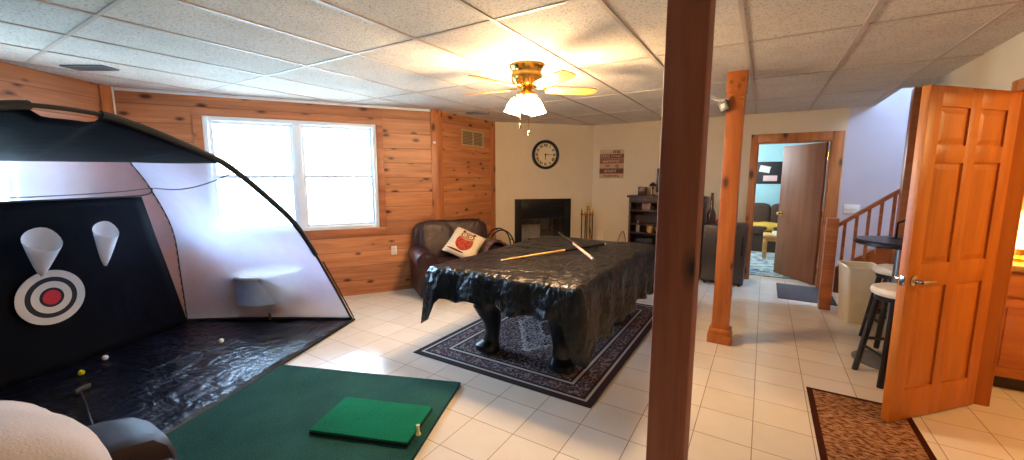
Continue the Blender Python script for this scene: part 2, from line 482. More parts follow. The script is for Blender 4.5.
# small white latch plate on corner post
o = MB().box(-.02, -.01, -.016, .02, .01, .016, .004).build('wall_sensor', M['white_plastic'], None, loc=(-3.835, 4.16, 2.02 - .02), rot=(0, 0, math.atan2(WD.y, WD.x)))
tag(o, 'tiny white sensor on the pine corner board', 'sensor')
o.location = Vector((C0.x, C0.y, 0)) + Vector((WD.x, WD.y, 0)) * (WL - .06) + Vector((WD.y, -WD.x, 0)) * .032 + Vector((0, 0, 1.99))

# ---- window 1
a, an = local_frame(C0, WD)
def window(name, a, an, s0, s1, z0, z1, cas, label, depth=.14):
    w = bpy.data.objects.new(name, None); COL.objects.link(w); w.location = a; w.rotation_euler = (0, 0, an)
    struct(w, label, 'window')
    mb = MB(); c = cas
    if c:
        mb.box(s0 - c, -.02, z1, s1 + c, 0, z1 + c, .003); mb.box(s0 - c, -.02, z0 - c, s1 + c, 0, z0, .003)
        mb.box(s0 - c, -.02, z0, s0, 0, z1, .003); mb.box(s1, -.02, z0, s1 + c, 0, z1, .003)
        mb.build('casing', M['pine_trim_h'], w)
    mb = MB(); f = .045; y0, y1 = -.012, .1
    mb.box(s0, y0, z0, s0 + f, y1, z1, .003); mb.box(s1 - f, y0, z0, s1, y1, z1, .003)
    mb.box(s0 + f, y0, z0, s1 - f, y1, z0 + f, .003); mb.box(s0 + f, y0, z1 - f, s1 - f, y1, z1, .003)
    mb.build('window_frame', M['white_vinyl'], w)
    sm = (s0 + s1) / 2; zm = z0 + (z1 - z0) * .5
    mb = MB(); mb.box(sm - .045, .0, z0 + f, sm + .045, .09, z1 - f, .003); mb.build('mullion', M['white_vinyl'], w)
    for (p, q) in ((s0 + f, sm - .045), (sm + .045, s1 - f)):
        for (u, v, yy) in ((z0 + f, zm + .02, .03), (zm - .02, z1 - f, .06)):
            mb = MB(); g = .03
            mb.box(p, yy, u, p + g, yy + .025, v); mb.box(q - g, yy, u, q, yy + .025, v)
            mb.box(p + g, yy, u, q - g, yy + .025, u + g); mb.box(p + g, yy, v - g, q - g, yy + .025, v)
            sh = mb.build('sash', M['white_vinyl'], w)
            MB().box(p + g, yy + .009, u + g, q - g, yy + .015, v - g).build('pane', M['glass'], sh, smooth=False)
    return w
window('window_1', a, an, ws0, ws1, wz0, wz1, .085, 'large white framed window in knotty pine wall')
a, an = local_frame(CL, LD)
window('window_2', a, an, LL - 2.1, LL - .88, .95, 2.1, .08, 'window seen through the golf net at far left')

# outlet on window wall
def plate(name, loc, an, w, h, label, cat, mat='white_plastic', slots=2):
    r = thing(name, label, cat, loc, an)
    MB().box(-w / 2, -.008, -h / 2, w / 2, 0, h / 2, .004).build('cover_plate', M[mat], r)
    for k in range(slots):
        if h > w: MB().box(-.016, -.012, (k - (slots - 1) / 2) * .045 - .014, .016, -.006, (k - (slots - 1) / 2) * .045 + .014, .003).build('socket', M['cream_plastic'], r)
        else: MB().box((k - (slots - 1) / 2) * .046 - .006, -.018, -.014, (k - (slots - 1) / 2) * .046 + .006, -.006, .012, .002).build('toggle', M['white_plastic'], r)
    return r
p = C0 + WD * w_s(-4.178, 3.713)
plate('wall_outlet', (p.x, p.y, .555), math.atan2(WD.y, WD.x), .075, .115, 'white outlet plate low on pine wall beside the leather loveseat', 'outlet')
plate('light_switch', (1.0, 6.92, 1.108), 0, .165, .115, 'white triple switch plate on the stairwell wall', 'light switch', slots=3)

# wall vent on side wall
r = thing('wall_vent', 'beige louvred vent grille high on the pine wall', 'vent', (-3.82, 5.01, 2.11), PI / 2)
mb = MB(); w, h = .55, .24
mb.box(-w / 2, -.014, -h / 2, w / 2, 0, -h / 2 + .025, .003); mb.box(-w / 2, -.014, h / 2 - .025, w / 2, 0, h / 2, .003)
mb.box(-w / 2, -.014, -h / 2 + .025, -w / 2 + .025, 0, h / 2 - .025, .003); mb.box(w / 2 - .025, -.014, -h / 2 + .025, w / 2, 0, h / 2 - .025, .003)
mb.box(-.01, -.014, -h / 2 + .025, .01, 0, h / 2 - .025)
mb.build('vent_frame', plain('vent_beige', rgb(176, 150, 112), .5), r)
mb = MB()
for k in range(9):
    z = -h / 2 + .035 + k * .021
    mb.box(-w / 2 + .025, -.011, z, w / 2 - .025, -.006, z + .012)
mb.build('louvres', plain('vent_louvre', rgb(160, 134, 100), .5), r)
MB().box(-w / 2 + .02, -.004, -h / 2 + .02, w / 2 - .02, -.001, h / 2 - .02).build('vent_backing', M['black_paint'], r)

# ceiling vents
def cvent(name, x, y, rz, label, L=.34, W=.15):
    r = thing(name, label, 'vent', (x, y, H), rz)
    mb = MB()
    mb.box(-L / 2, -W / 2, -.014, L / 2, -W / 2 + .02, 0, .002); mb.box(-L / 2, W / 2 - .02, -.014, L / 2, W / 2, 0, .002)
    mb.box(-L / 2, -W / 2 + .02, -.014, -L / 2 + .02, W / 2 - .02, 0, .002); mb.box(L / 2 - .02, -W / 2 + .02, -.014, L / 2, W / 2 - .02, 0, .002)
    mb.build('vent_frame', M['grey_metal'], r)
    mb = MB()
    for k in range(5): 
        y0 = -W / 2 + .026 + k * .021; mb.box(-L / 2 + .02, y0, -.012, L / 2 - .02, y0 + .007, -.003)
    mb.build('vent_fins', M['grey_metal'], r)
    MB().box(-L / 2 + .01, -W / 2 + .01, -.003, L / 2 - .01, W / 2 - .01, -.0005).build('vent_backing', M['black_paint'], r)
def ceil_at(px, py):
    f = Vector((-math.sin(math.radians(31.86)) * math.cos(math.radians(7.48)), math.cos(math.radians(31.86)) * math.cos(math.radians(7.48)), -math.sin(math.radians(7.48))))
    rr = Vector((math.cos(math.radians(31.86)), math.sin(math.radians(31.86)), 0)); u = rr.cross(f)
    d = f + rr * ((px - 512) / 404.2) - u * ((py - 230) / 404.2)
    k = (H - EYE) / d.z
    return d.x * k, d.y * k
x, y = ceil_at(90, 67); cvent('ceiling_vent', x, y, math.radians(32), 'dark ceiling register above the golf net')
x, y = ceil_at(478, 112.5); cvent('ceiling_vent', x, y, math.radians(32), 'dark ceiling register near the pine wall vent', .32, .16)

# ---- fireplace
a, an = local_frame(C2, FD)
r = thing('fireplace', 'black metal fireplace insert set in the cream angled wall', 'fireplace', (a.x, a.y, 0), an)
mb = MB(); 
mb.box(fs0, -.03, 0, fs0 + .12, .02, fz1, .004); mb.box(fs1 - .12, -.03, 0, fs1, .02, fz1, .004)
mb.box(fs0 + .12, -.03, fz1 - .34, fs1 - .12, .02, fz1, .004); mb.box(fs0 + .12, -.03, 0, fs1 - .12, .02, .12, .004)
mb.build('surround', M['black_metal'], r)
mb = MB(); 
for k in range(4): mb.box(fs0 + .14, -.036, fz1 - .29 + k * .05, fs1 - .14, -.03, fz1 - .27 + k * .05, .002)
mb.build('vent_slats', M['black_metal'], r)
mb = MB(); zt = fz1 - .16
fa, fb = fs0 + .09, fs1 - .09
mb.box(fa, .02, .10, fa + .02, .5, zt); mb.box(fb - .02, .02, .10, fb, .5, zt); mb.box(fa, .5, .10, fb, .52, zt); mb.box(fa, .02, zt, fb, .52, zt + .02); mb.box(fa, .02, .08, fb, .52, .10)
mb.build('firebox', M['black_paint'], r, smooth=False)
mb = MB(); mb.box(fa + .12, .47, .12, fb - .3, .495, .66, .01); mb.build('fire_brick', plain('sooty_fire_brick', rgb(150, 138, 128), .9, 0, .25, 6), r)
mb = MB()
for k in range(6): mb.tube([(fa + .2 + k * .09, .12, .34), (fa + .2 + k * .09, .13, .24), (fa + .2 + k * .09, .36, .24), (fa + .2 + k * .09, .37, .38)], .009, 6)
mb.tube([(fa + .16, .2, .23), (fa + .7, .2, .23)], .009, 6); mb.tube([(fa + .16, .3, .23), (fa + .7, .3, .23)], .009, 6)
for xx in (fa + .2, fa + .65):
    for yy in (.2, .3): mb.tube([(xx, yy, .1), (xx, yy, .23)], .009, 6)
mb.build('log_grate', M['black_metal'], r)
mb = MB()
mb.cyl((fa + .18, .2, .30), (fa + .68, .21, .30), .05, .045); mb.cyl((fa + .2, .3, .30), (fa + .66, .3, .31), .048, .05); mb.cyl((fa + .24, .25, .385), (fa + .62, .26, .39), .045, .04)
mb.build('logs', wood('charred_log', rgb(60, 44, 36), rgb(26, 20, 18), 0, .9), r)
MB().box(fa + .03, -.004, .12, fb - .03, .002, fz1 - .34).build('glass_door', M['glass'], r, smooth=False)

# ---- clock
def on_fire(s, z, d=0): 
    p = C2 + FD * s; n = Vector((FD.y, -FD.x)); p = p + n * d
    return Vector((p.x, p.y, z))
cs = (Vector((-3.224, 6.256)) - C2).dot(FD)
r = thing('wall_clock', 'round wall clock with black frame and cream dial above the fireplace', 'clock', on_fire(cs, 1.905), an)
MX = Matrix.Rotation(PI / 2, 4, 'X')     # lathe z -> -y (towards the room)
R = .245
mb = MB(); mb.lathe([(R - .04, 0), (R - .005, 0), (R, .015), (R - .003, .05), (R - .02, .066), (R - .04, .06), (R - .05, .03), (R - .05, 0)], 48, M=MX, close=False); mb.build('clock_frame', M['black_paint'], r)
mb = MB(); mb.lathe([(0, 0), (R - .045, 0), (R - .045, .022), (0, .024)], 48, M=MX); mb.build('dial', plain('cream_dial', rgb(224, 206, 170), .6, 0, .05), r)
def text_mesh(body, size, ext=.0015):
    cu = bpy.data.curves.new('t', 'FONT'); cu.body = body; cu.size = size; cu.extrude = ext; cu.align_x = 'CENTER'; cu.align_y = 'CENTER'
    cu.offset = .0022
    o = bpy.data.objects.new('t', cu); COL.objects.link(o)
    bpy.context.view_layer.update()
    dg = bpy.context.evaluated_depsgraph_get()
    me = bpy.data.meshes.new_from_object(o.evaluated_get(dg)); bpy.data.objects.remove(o); return me
mb = MB(); 
for i, nm in enumerate(['XII', 'I', 'II', 'III', 'IIII', 'V', 'VI', 'VII', 'VIII', 'IX', 'X', 'XI']):
    me = text_mesh(nm, .058); th = -2 * PI * i / 12
    mt = MX @ Matrix.Rotation(th, 4, 'Z') @ Matrix.Translation((0, .155, .026))
    me.transform(mt); mb = MB(); mb.bm.from_mesh(me); bpy.data.meshes.remove(me)
    mb.build('numeral', M['black_paint'], r, smooth=False)
for nm, ang, L, w in (('hour_hand', -2 * PI * 6.25 / 12, .085, .010), ('minute_hand', -2 * PI * 15 / 60, .12, .007)):
    mb = MB(); mb.prism([(-w, -.02), (w, -.02), (w * .4, L), (-w * .4, L)], .030, .034, MX @ Matrix.Rotation(ang, 4, 'Z')); mb.build(nm, M['black_paint'], r)

# ---- wooden plank sign
r = thing('wall_sign', 'rustic plank wall sign with rows of lettering on back wall', 'sign', (-2.27, 6.92, 1.745))
pc = [rgb(206, 172, 132), rgb(128, 80, 56), rgb(150, 100, 74), rgb(196, 156, 118), rgb(112, 66, 44), rgb(198, 160, 124)]
hs = [.075, .075, .09, .075, .095, .08]; z = .25
for i, h in enumerate(hs):
    MB().box(-.21, -.022, z - h + .002, .21, -.002, z - .002, .002).build('plank', wood('sign_plank_%d' % i, pc[i], tuple(c * .8 for c in pc[i][:3]) + (1,), 0, .7), r)
    z -= h
def strokes(x0, x1, zc, h, n, th):
    mb = MB(); w = (x1 - x0) / n
    for k in range(n):
        a = x0 + k * w; rnd = random.random()
        mb.box(a, -.0245, zc - h / 2, a + th, -.0215, zc + h / 2)
        if rnd < .5: mb.box(a, -.0245, zc + h / 2 - th, a + w * .7, -.0215, zc + h / 2)
        if rnd > .3: mb.box(a, -.0245, zc - th / 2, a + w * .6, -.0215, zc + th / 2)
        if rnd > .6: mb.box(a + w * .6, -.0245, zc - h / 2, a + w * .6 + th, -.0215, zc)
    return mb
dk = plain('sign_dark_paint', rgb(70, 36, 26), .7); lt = plain('sign_light_paint', rgb(206, 170, 136), .7)
strokes(.03, .16, .212, .05, 4, .012).build('lettering', dk, r, smooth=False)
strokes(-.19, -.02, .137, .05, 5, .012).build('lettering', lt, r, smooth=False)
strokes(.0, .19, .137, .03, 7, .007).build('lettering', lt, r, smooth=False)
strokes(-.15, .15, .052, .04, 8, .008).build('lettering', lt, r, smooth=False)
strokes(-.1, -.02, -.03, .04, 3, .009).build('lettering', dk, r, smooth=False)
mb = MB(); mb.lathe([(.014, 0), (.026, 0), (.026, .004), (.014, .004)], 20, c=(.1, 0, 0), M=Matrix.Translation((0, -.0215, -.03)) @ MX, close=False); mb.build('ring_motif', dk, r)
strokes(-.12, .1, -.115, .045, 7, .009).build('lettering', lt, r, smooth=False)
strokes(-.14, .14, -.2, .04, 9, .008).build('lettering', dk, r, smooth=False)

# ---- fireplace tool set
r = thing('fireplace_tool_set', 'brass fireplace tool set standing right of the fireplace', 'fireplace tools', (-2.58, 6.62, 0))
mb = MB(); mb.lathe([(0, 0), (.12, 0), (.12, .015), (.05, .03), (.012, .04), (0, .04)], 24); mb.build('base', M['brass'], r)
mb = MB(); mb.tube([(0, 0, .03), (0, 0, 1.02)], .011, 8); mb.lathe([(0, -.03), (.02, -.015), (.026, .0), (.018, .03), (0, .05)], 12, c=(0, 0, 1.04)); mb.tube([(-.11, 0, .88), (.11, 0, .88)], .008, 6); mb.tube([(0, -.09, .88), (0, .09, .88)], .008, 6); mb.build('stand', M['brass'], r)
for nm, px, py, low in (('poker', -.1, 0, .1), ('shovel', .1, 0, .1), ('brush', 0, -.08, .12), ('tongs', .02, .08, .12)):
    mb = MB(); mb.tube([(px, py, low), (px, py, .86)], .010, 6); mb.lathe([(0, 0), (.016, .02), (.02, .06), (.014, .12), (0, .15)], 12, c=(px, py, .84))
    if nm == 'shovel': mb.box(px - .05, py - .01, .06, px + .05, py + .01, .24, .004)
    if nm == 'brush': mb.lathe([(0, 0), (.04, .01), (.05, .08), (.02, .18), (0, .2)], 12, c=(px, py, .06))
    if nm == 'tongs': mb.tube([(px + .02, py, .08), (px + .03, py, .5), (px, py, .7)], .008, 6)
    if nm == 'poker': mb.tube([(px, py, .12), (px + .04, py, .16)], .008, 6)
    mb.build(nm, M['brass'], r)

# ---- wire log basket
r = thing('log_basket', 'dark wire log holder between loveseat and fireplace', 'basket', (-3.56, 5.36, 0), math.atan2(FD.y, FD.x))
mb = MB()
for yy in (-.12, .12):
    mb.tube([(.21 * math.cos(t_), yy, .40 + .30 * math.sin(t_)) for t_ in [2 * PI * k / 28 for k in range(28)]], .011, 6, closed=True)
for t_ in [2 * PI * k / 14 for k in range(14)]:
    mb.tube([(.21 * math.cos(t_), -.12, .40 + .30 * math.sin(t_)), (.21 * math.cos(t_), .12, .40 + .30 * math.sin(t_))], .008, 6)
for xx in (-.12, .12):
    for yy in (-.12, .12): mb.tube([(xx, yy, 0), (xx, yy, .10)], .011, 6)
mb.build('wire_frame', M['black_metal'], r)
mb = MB()
for k, (cx, cz) in enumerate([(-.09, .2), (.02, .17), (.12, .21), (-.04, .29), (.07, .3), (.0, .40), (-.08, .42), (.09, .41)]):
    mb2 = MB(); mb2.cyl((cx, -.2, cz), (cx, .2, cz), .052, .05, 12); mb2.build('log', wood('split_log_%d' % k, rgb(176, 128, 82), rgb(96, 62, 40), 1, .8), r)
mb.bm.free()

# ---- dark bookcase with items
r = thing('bookcase', 'tall dark wood open bookcase against the back wall', 'bookcase', (-1.6, 6.9, 0))
W2, D2, H2 = .25, .33, 1.2
MB().box(-W2, -D2, .0, -W2 + .03, 0, H2, .003).build('side_panel', M['walnut'], r)
MB().box(W2 - .03, -D2, .0, W2, 0, H2, .003).build('side_panel', M['walnut'], r)
MB().box(-W2 + .03, -.02, .05, W2 - .03, -.001, H2).build('back_panel', M['walnut'], r)
for z in (.06, .36, .62, .76, .98): MB().box(-W2 + .03, -D2 + .01, z, W2 - .03, -.02, z + .022, .002).build('shelf', M['walnut'], r)
MB().box(-W2 - .03, -D2 - .03, H2, W2 + .012, .005, H2 + .035, .006).build('top', M['walnut'], r)
MB().box(-W2, -D2 - .003, 1.12, W2, -D2 + .012, H2, .003).build('face_rail', M['walnut'], r)
zt = H2 + .035
def small(name, mb, mat, loc, label, cat, rz=0, group=None):
    o = mb.build(name, M[mat] if isinstance(mat, str) else mat, None, loc=loc, rot=(0, 0, rz)); tag(o, label, cat, group); return o
r = thing('small_speaker', 'small black box with red light front on bookcase top', 'box', (-1.68, 6.72, zt), .1)
MB().box(-.065, -.05, 0, .065, .05, .14, .008).build('case', M['black_paint'], r); MB().box(-.045, -.054, .03, .045, -.049, .1, .002).build('front_panel', plain('dull_red', rgb(96, 44, 34), .4), r)
r = thing('figurine', 'small dark figurine on a stand on bookcase top', 'figurine', (-1.51, 6.68, zt))
mb = MB(); mb.lathe([(0, 0), (.045, 0), (.04, .02), (.012, .03), (.01, .1), (.02, .12), (.012, .14), (0, .15)], 16); mb.build('stem', plain('figurine_bronze', rgb(110, 64, 44), .4, .4), r)
mb = MB(); mb.lathe([(.05, .15), (.06, .17), (.03, .20), (.0, .22)], 16); mb.build('cap', M['black_paint'], r)
r = thing('television', 'black flat screen standing on the bookcase behind the front post', 'television', (-1.30, 6.75, zt), 0)
MB().box(-.17, -.02, .05, .22, .02, .43, .006).build('screen', M['black_paint'], r); mb = MB(); mb.box(-.03, -.08, 0, .16, .08, .012, .003); mb.box(.03, -.015, .01, .1, .015, .08); mb.build('stand', M['black_paint'], r)
# second cabinet under the television (hidden mostly by the front post)
r = thing('media_cabinet', 'dark low media cabinet right of the bookcase behind the post', 'cabinet', (-1.01, 6.9, 0))
MB().box(-.27, -.36, .0, .27, 0, zt - .035, .004).build('carcass', M['walnut'], r); MB().box(-.275, -.37, zt - .035, .275, .005, zt, .005).build('top', M['walnut'], r)
for sx in (-1, 1): 
    d = MB().box(sx * .135 - .128, -.378, .08, sx * .135 + .128, -.361, zt - .06, .003).build('door', M['walnut'], r)
    MB().cyl((sx * .02, -.378, .6), (sx * .02, -.395, .6), .012, .014, 12).build('knob', M['brass'], d)
small('picture_frame', MB().box(-.07, -.01, 0, .07, .01, .11, .004), plain('frame_pink', rgb(170, 130, 112), .6), (-1.6, 6.70, 1.003), 'small pale picture frame on the upper bookcase shelf', 'picture frame', .1)
small('candle_jar', MB().lathe([(0, 0), (.035, 0), (.035, .06), (.02, .07), (0, .07)], 16), 'black_paint', (-1.49, 6.64, 1.003), 'small dark jar on the upper bookcase shelf', 'jar')
small('bottle', MB().lathe([(0, 0), (.03, 0), (.032, .1), (.015, .14), (.012, .18), (0, .18)], 16), plain('pale_bottle', rgb(150, 140, 136), .3), (-1.72, 6.68, .643), 'pale bottle on the middle bookcase shelf', 'bottle')
o = small('mug', MB().lathe([(0, 0), (.05, 0), (.055, .11), (.047, .11), (.044, .01), (0, .01)], 20), plain('yellow_mug', rgb(186, 140, 76), .4), (-1.52, 6.66, .643), 'yellow tan mug on the middle bookcase shelf', 'mug')
MB().tube([(.05, 0, .085), (.085, 0, .08), (.085, 0, .04), (.05, 0, .03)], .007, 6).build('handle', o.data.materials[0], o)
small('storage_box', MB().box(-.12, -.1, 0, .12, .1, .16, .006), 'black_paint', (-1.6, 6.72, .382), 'black storage box on the lower bookcase shelf', 'box')
small('power_cord', MB().tube(catmull([(0, 0, .006), (.0, -.03, .3), (.06, -.02, .52), (.1, .04, .6), (.14, .07, .42), (.14, .07, .2)], 6), .006, 6), M['black_paint'], (-2.12, 6.84, 0), 'thin dark cord looping by the back wall outlet', 'cord')
plate('wall_outlet', (-2.44, 6.92, .5), 0, .12, .19, 'tan outlet plate on back wall beside fireplace tools', 'outlet', 'cream_plastic')

# ------------------------------------------------------------------ posts
def wood_post(x, y, mat, label, base):
    r = thing('support_post', label, 'post', (x, y, 0), 0, 'square wooden support posts')
    w = .07
    MB().box(-w, -w, 0 if not base else .002, w, w, H - .001, .008, 2).build('shaft', M[mat], r)
    if base:
        mb = MB()
        mb.box(-.1, -.1, 0, .1, .1, .085, .006); mb.build('base_block', M['post_pine'], r)
        mb = MB(); mb.box(-.092, -.092, .086, .092, .092, .135, .012); mb.build('base_moulding', M['post_pine'], r)
        MB().box(-.078, -.078, 2.25, .078, .078, H - .002, .004).build('cap_collar', M['post_pine'], r)
        for (bx, bz) in ((-.04, 2.34), (.045, 2.35), (.05, 2.2), (-.03, 2.21)):
            yy = -.078 if bz > 2.25 else -.07
            mb = MB(); mb.lathe([(0, .014), (.012, .012), (.016, 0), (.016, -.004)], 12, M=Matrix.Translation((bx, yy, bz)) @ MX); mb.build('bolt', M['brass'], r)
    return r
wood_post(-.262, 1.62, 'post_dark', 'rough dark wooden post in the foreground, nearest the viewer', False)
wood_post(-.262, 4.13, 'post_pine', 'varnished pine post on a moulded base further back', True)
# little box with coiled cord on the far post
r = thing('alarm_box', 'small grey box with coiled white cord hanging on the pine post', 'alarm', (-.345, 4.03, 2.14), -.35)
MB().box(-.035, -.02, -.045, .035, .02, .045, .006, M=Matrix.Rotation(-.4, 4, 'Y')).build('case', M['grey_metal'], r)
MB().box(-.018, -.024, -.02, .018, -.019, .016, .003, M=Matrix.Rotation(-.4, 4, 'Y')).build('button', M['cream_plastic'], r)
hp = []
for k in range(120):
    u_ = k / 119; c = Vector((.01, 0, .05)).lerp(Vector((-.22, -.1, .27)), u_) + Vector((0, 0, -.07 * math.sin(PI * u_)))
    th = u_ * 2 * PI * 12; hp.append(c + Vector((.018 * math.cos(th), .018 * math.sin(th), .008 * math.sin(th))))
MB().tube(hp, .0065, 5).build('coiled_cord', M['white_plastic'], r)

# ------------------------------------------------------------------ ceiling fan
FX, FY = -1.70, 2.96
r = thing('ceiling_fan', 'brass flush ceiling fan with five blades and lit glass shades', 'ceiling fan', (FX, FY, H))
mb = MB(); mb.lathe([(0, 0), (.135, 0), (.14, -.015), (.128, -.03), (.118, -.055), (.118, -.07), (0, -.07)], 36); mb.build('canopy', M['brass'], r)
mb = MB(); mb.lathe([(0, -.07), (.125, -.072), (.128, -.09), (.118, -.13), (.095, -.165), (.06, -.18), (0, -.18)], 36); mb.build('motor_housing', M['brass'], r)
mb = MB(); mb.lathe([(0, -.18), (.04, -.18), (.045, -.2), (.075, -.215), (.08, -.24), (.05, -.26), (.02, -.275), (0, -.28)], 32); mb.build('light_fitter', M['brass'], r)
bw = wood('fan_blade_maple', rgb(226, 176, 96), rgb(206, 152, 74), 0, .4)
for k in range(5):
    an5 = math.radians(43 + 72 * k); 
    MR = Matrix.Rotation(an5, 4, 'Z') @ Matrix.Translation((0, 0, -.185)) @ Matrix.Rotation(math.radians(-12), 4, 'X')
    pts = [(.17, -.045), (.22, -.058), (.45, -.068), (.56, -.064), (.59, -.045), (.60, 0), (.59, .045), (.56, .064), (.45, .068), (.22, .058), (.17, .045)]
    mb = MB(); mb.prism(pts, -.004, .004, MR); b = mb.build('blade', bw, r)
    mb = MB(); mb.box(.09, -.018, .004, .2, .018, .012, .003, M=MR); mb.box(.17, -.035, .004, .23, .035, .01, .003, M=MR); mb.build('blade_iron', M['brass'], r)
glow = emis('lit_frosted_glass', (1, .69, .38, 1), 370)
for k in range(3):
    an4 = math.radians(70 + 120 * k); d = Vector((math.cos(an4), math.sin(an4), 0))
    arm = MB(); arm.tube([d * .05 + Vector((0, 0, -.235)), d * .085 + Vector((0, 0, -.24)), d * .09 + Vector((0, 0, -.25))], .012, 8); arm.build('lamp_arm', M['brass'], r)
    tilt = Matrix.Translation(d * .09 + Vector((0, 0, -.25))) @ Matrix.Rotation(math.radians(18), 4, Vector((-d.y, d.x, 0)) * -1)
    mb = MB(); mb.lathe([(.02, 0), (.036, -.02), (.05, -.06), (.056, -.1), (.066, -.13), (.06, -.13), (.03, -.1), (0, -.09)], 20, M=tilt, close=False); mb.build('lamp_shade', glow, r)
for (cx, cy, L) in ((-.03, -.05, .2), (.045, -.04, .26)):
    mb = MB(); mb.tube([(cx, cy, -.26), (cx, cy, -.26 - L)], .0025, 5); mb.lathe([(0, 0), (.009, -.01), (.007, -.04), (0, -.045)], 10, c=(cx, cy, -.26 - L)); mb.build('pull_chain', M['brass'], r)

# ------------------------------------------------------------------ rugs
def rug(name, x0, x1, y0, y1, mat, label, rz=0, th=.008):
    hx, hy = (x1 - x0) / 2, (y1 - y0) / 2
    mb = MB(); mb.box(-hx, -hy, 0, hx, hy, th, .003, 2)
    o = mb.build(name, mat, None, loc=((x0 + x1) / 2, (y0 + y1) / 2, .0005), rot=(0, 0, rz)); return tag(o, label, 'rug')
rug('area_rug', -2.52, -.88, 2.41, 4.85, persian('persian_rug', .82, 1.22, (rgb(60, 50, 54), rgb(132, 122, 126), rgb(118, 74, 74), rgb(188, 180, 174))), 'dark patterned oriental rug under the pool table')
t = NT('brown_loop_runner'); x = t.sep(t.obj)
d = t.math('MINIMUM', t.math('SUBTRACT', .27, t.math('ABSOLUTE', x[0])), t.math('SUBTRACT', .53, t.math('ABSOLUTE', x[1])))
n1 = t.noise(t.mapping((26, 60, 1), rot=(0, 0, .5)), 1, 3, .6); 
f = t.ramp(n1, [(.4, rgb(84, 40, 20)), (.5, rgb(140, 96, 66)), (.62, rgb(168, 130, 98))])
col = t.mix(t.math('GREATER_THAN', d, .035), rgb(58, 22, 14), f); t.bump(n1, .7, .01)
rug('door_mat', .36, .90, 2.45, 3.51, t.fin(col, .95, 0, .1), 'brown woven mat with dark border under the panelled door', th=.007)
rug('door_mat', .24, .84, 6.02, 6.88, plain('dark_grey_mat', rgb(72, 66, 72), .95, 0, .2, 30, .4, 200), 'plain dark grey mat in front of the far doorway')

# ------------------------------------------------------------------ pool table
PXc, PYc = -1.62, 3.42
hx, hy = .64, 1.02
r = thing('pool_table', 'black pool table with carved claw legs under a cover', 'pool table', (PXc, PYc, .009))
M['table_black'] = plain('black_stained_wood', rgb(15, 14, 18), .3, 0, .15)
MB().box(-hx + .06, -hy + .06, .56, hx - .06, hy - .06, .74, .01).build('cabinet', M['table_black'], r)
MB().box(-hx + .01, -hy + .01, .74, hx - .01, hy - .01, .79, .015, 3).build('top_rails', M['table_black'], r)
for sx in (-1, 1):
    for sy in (-1, 1):
        cx, cy = sx * .34, sy * .62
        mb = MB()
        prof = [(z_, r_ * 1.4, o__ * 1.8) for z_, r_, o__ in [(0.0, .056, .000), (.03, .078, .012), (.07, .074, .012), (.11, .052, .0), (.18, .046, -.006), (.26, .055, -.006), (.34, .074, .004), (.41, .088, .012), (.46, .085, .01), (.48, .07, .0), (.5, .092, 0), (.54, .095, 0), (.56, .085, 0)]]
        pp = [Vector((cx + sx * o_ , cy + sy * o_, z)) for z, rr, o_ in prof]
        rings = []
        for (z, rr, o_), p in zip(prof, pp):
            rings.append([mb.bm.verts.new((p.x + rr * math.cos(2 * PI * i / 20), p.y + rr * math.sin(2 * PI * i / 20), z)) for i in range(20)])
        for A, B in zip(rings, rings[1:]):
            for i in range(20): mb.bm.faces.new((A[i], A[(i + 1) % 20], B[(i + 1) % 20], B[i]))
        mb.bm.faces.new(rings[0][::-1]); mb.bm.faces.new(rings[-1])
        L = mb.build('leg', M['table_black'], r)
        mb = MB()
        for da in (-.7, -.1, .5):
            a_ = math.atan2(sy, sx) + da
            mb.tube([(cx + .05 * math.cos(a_), cy + .05 * math.sin(a_), .08), (cx + .085 * math.cos(a_), cy + .085 * math.sin(a_), .05), (cx + .10 * math.cos(a_), cy + .10 * math.sin(a_), .018)], [.02, .022, .017], 8)
        mb.build('claw_foot', M['table_black'], L)

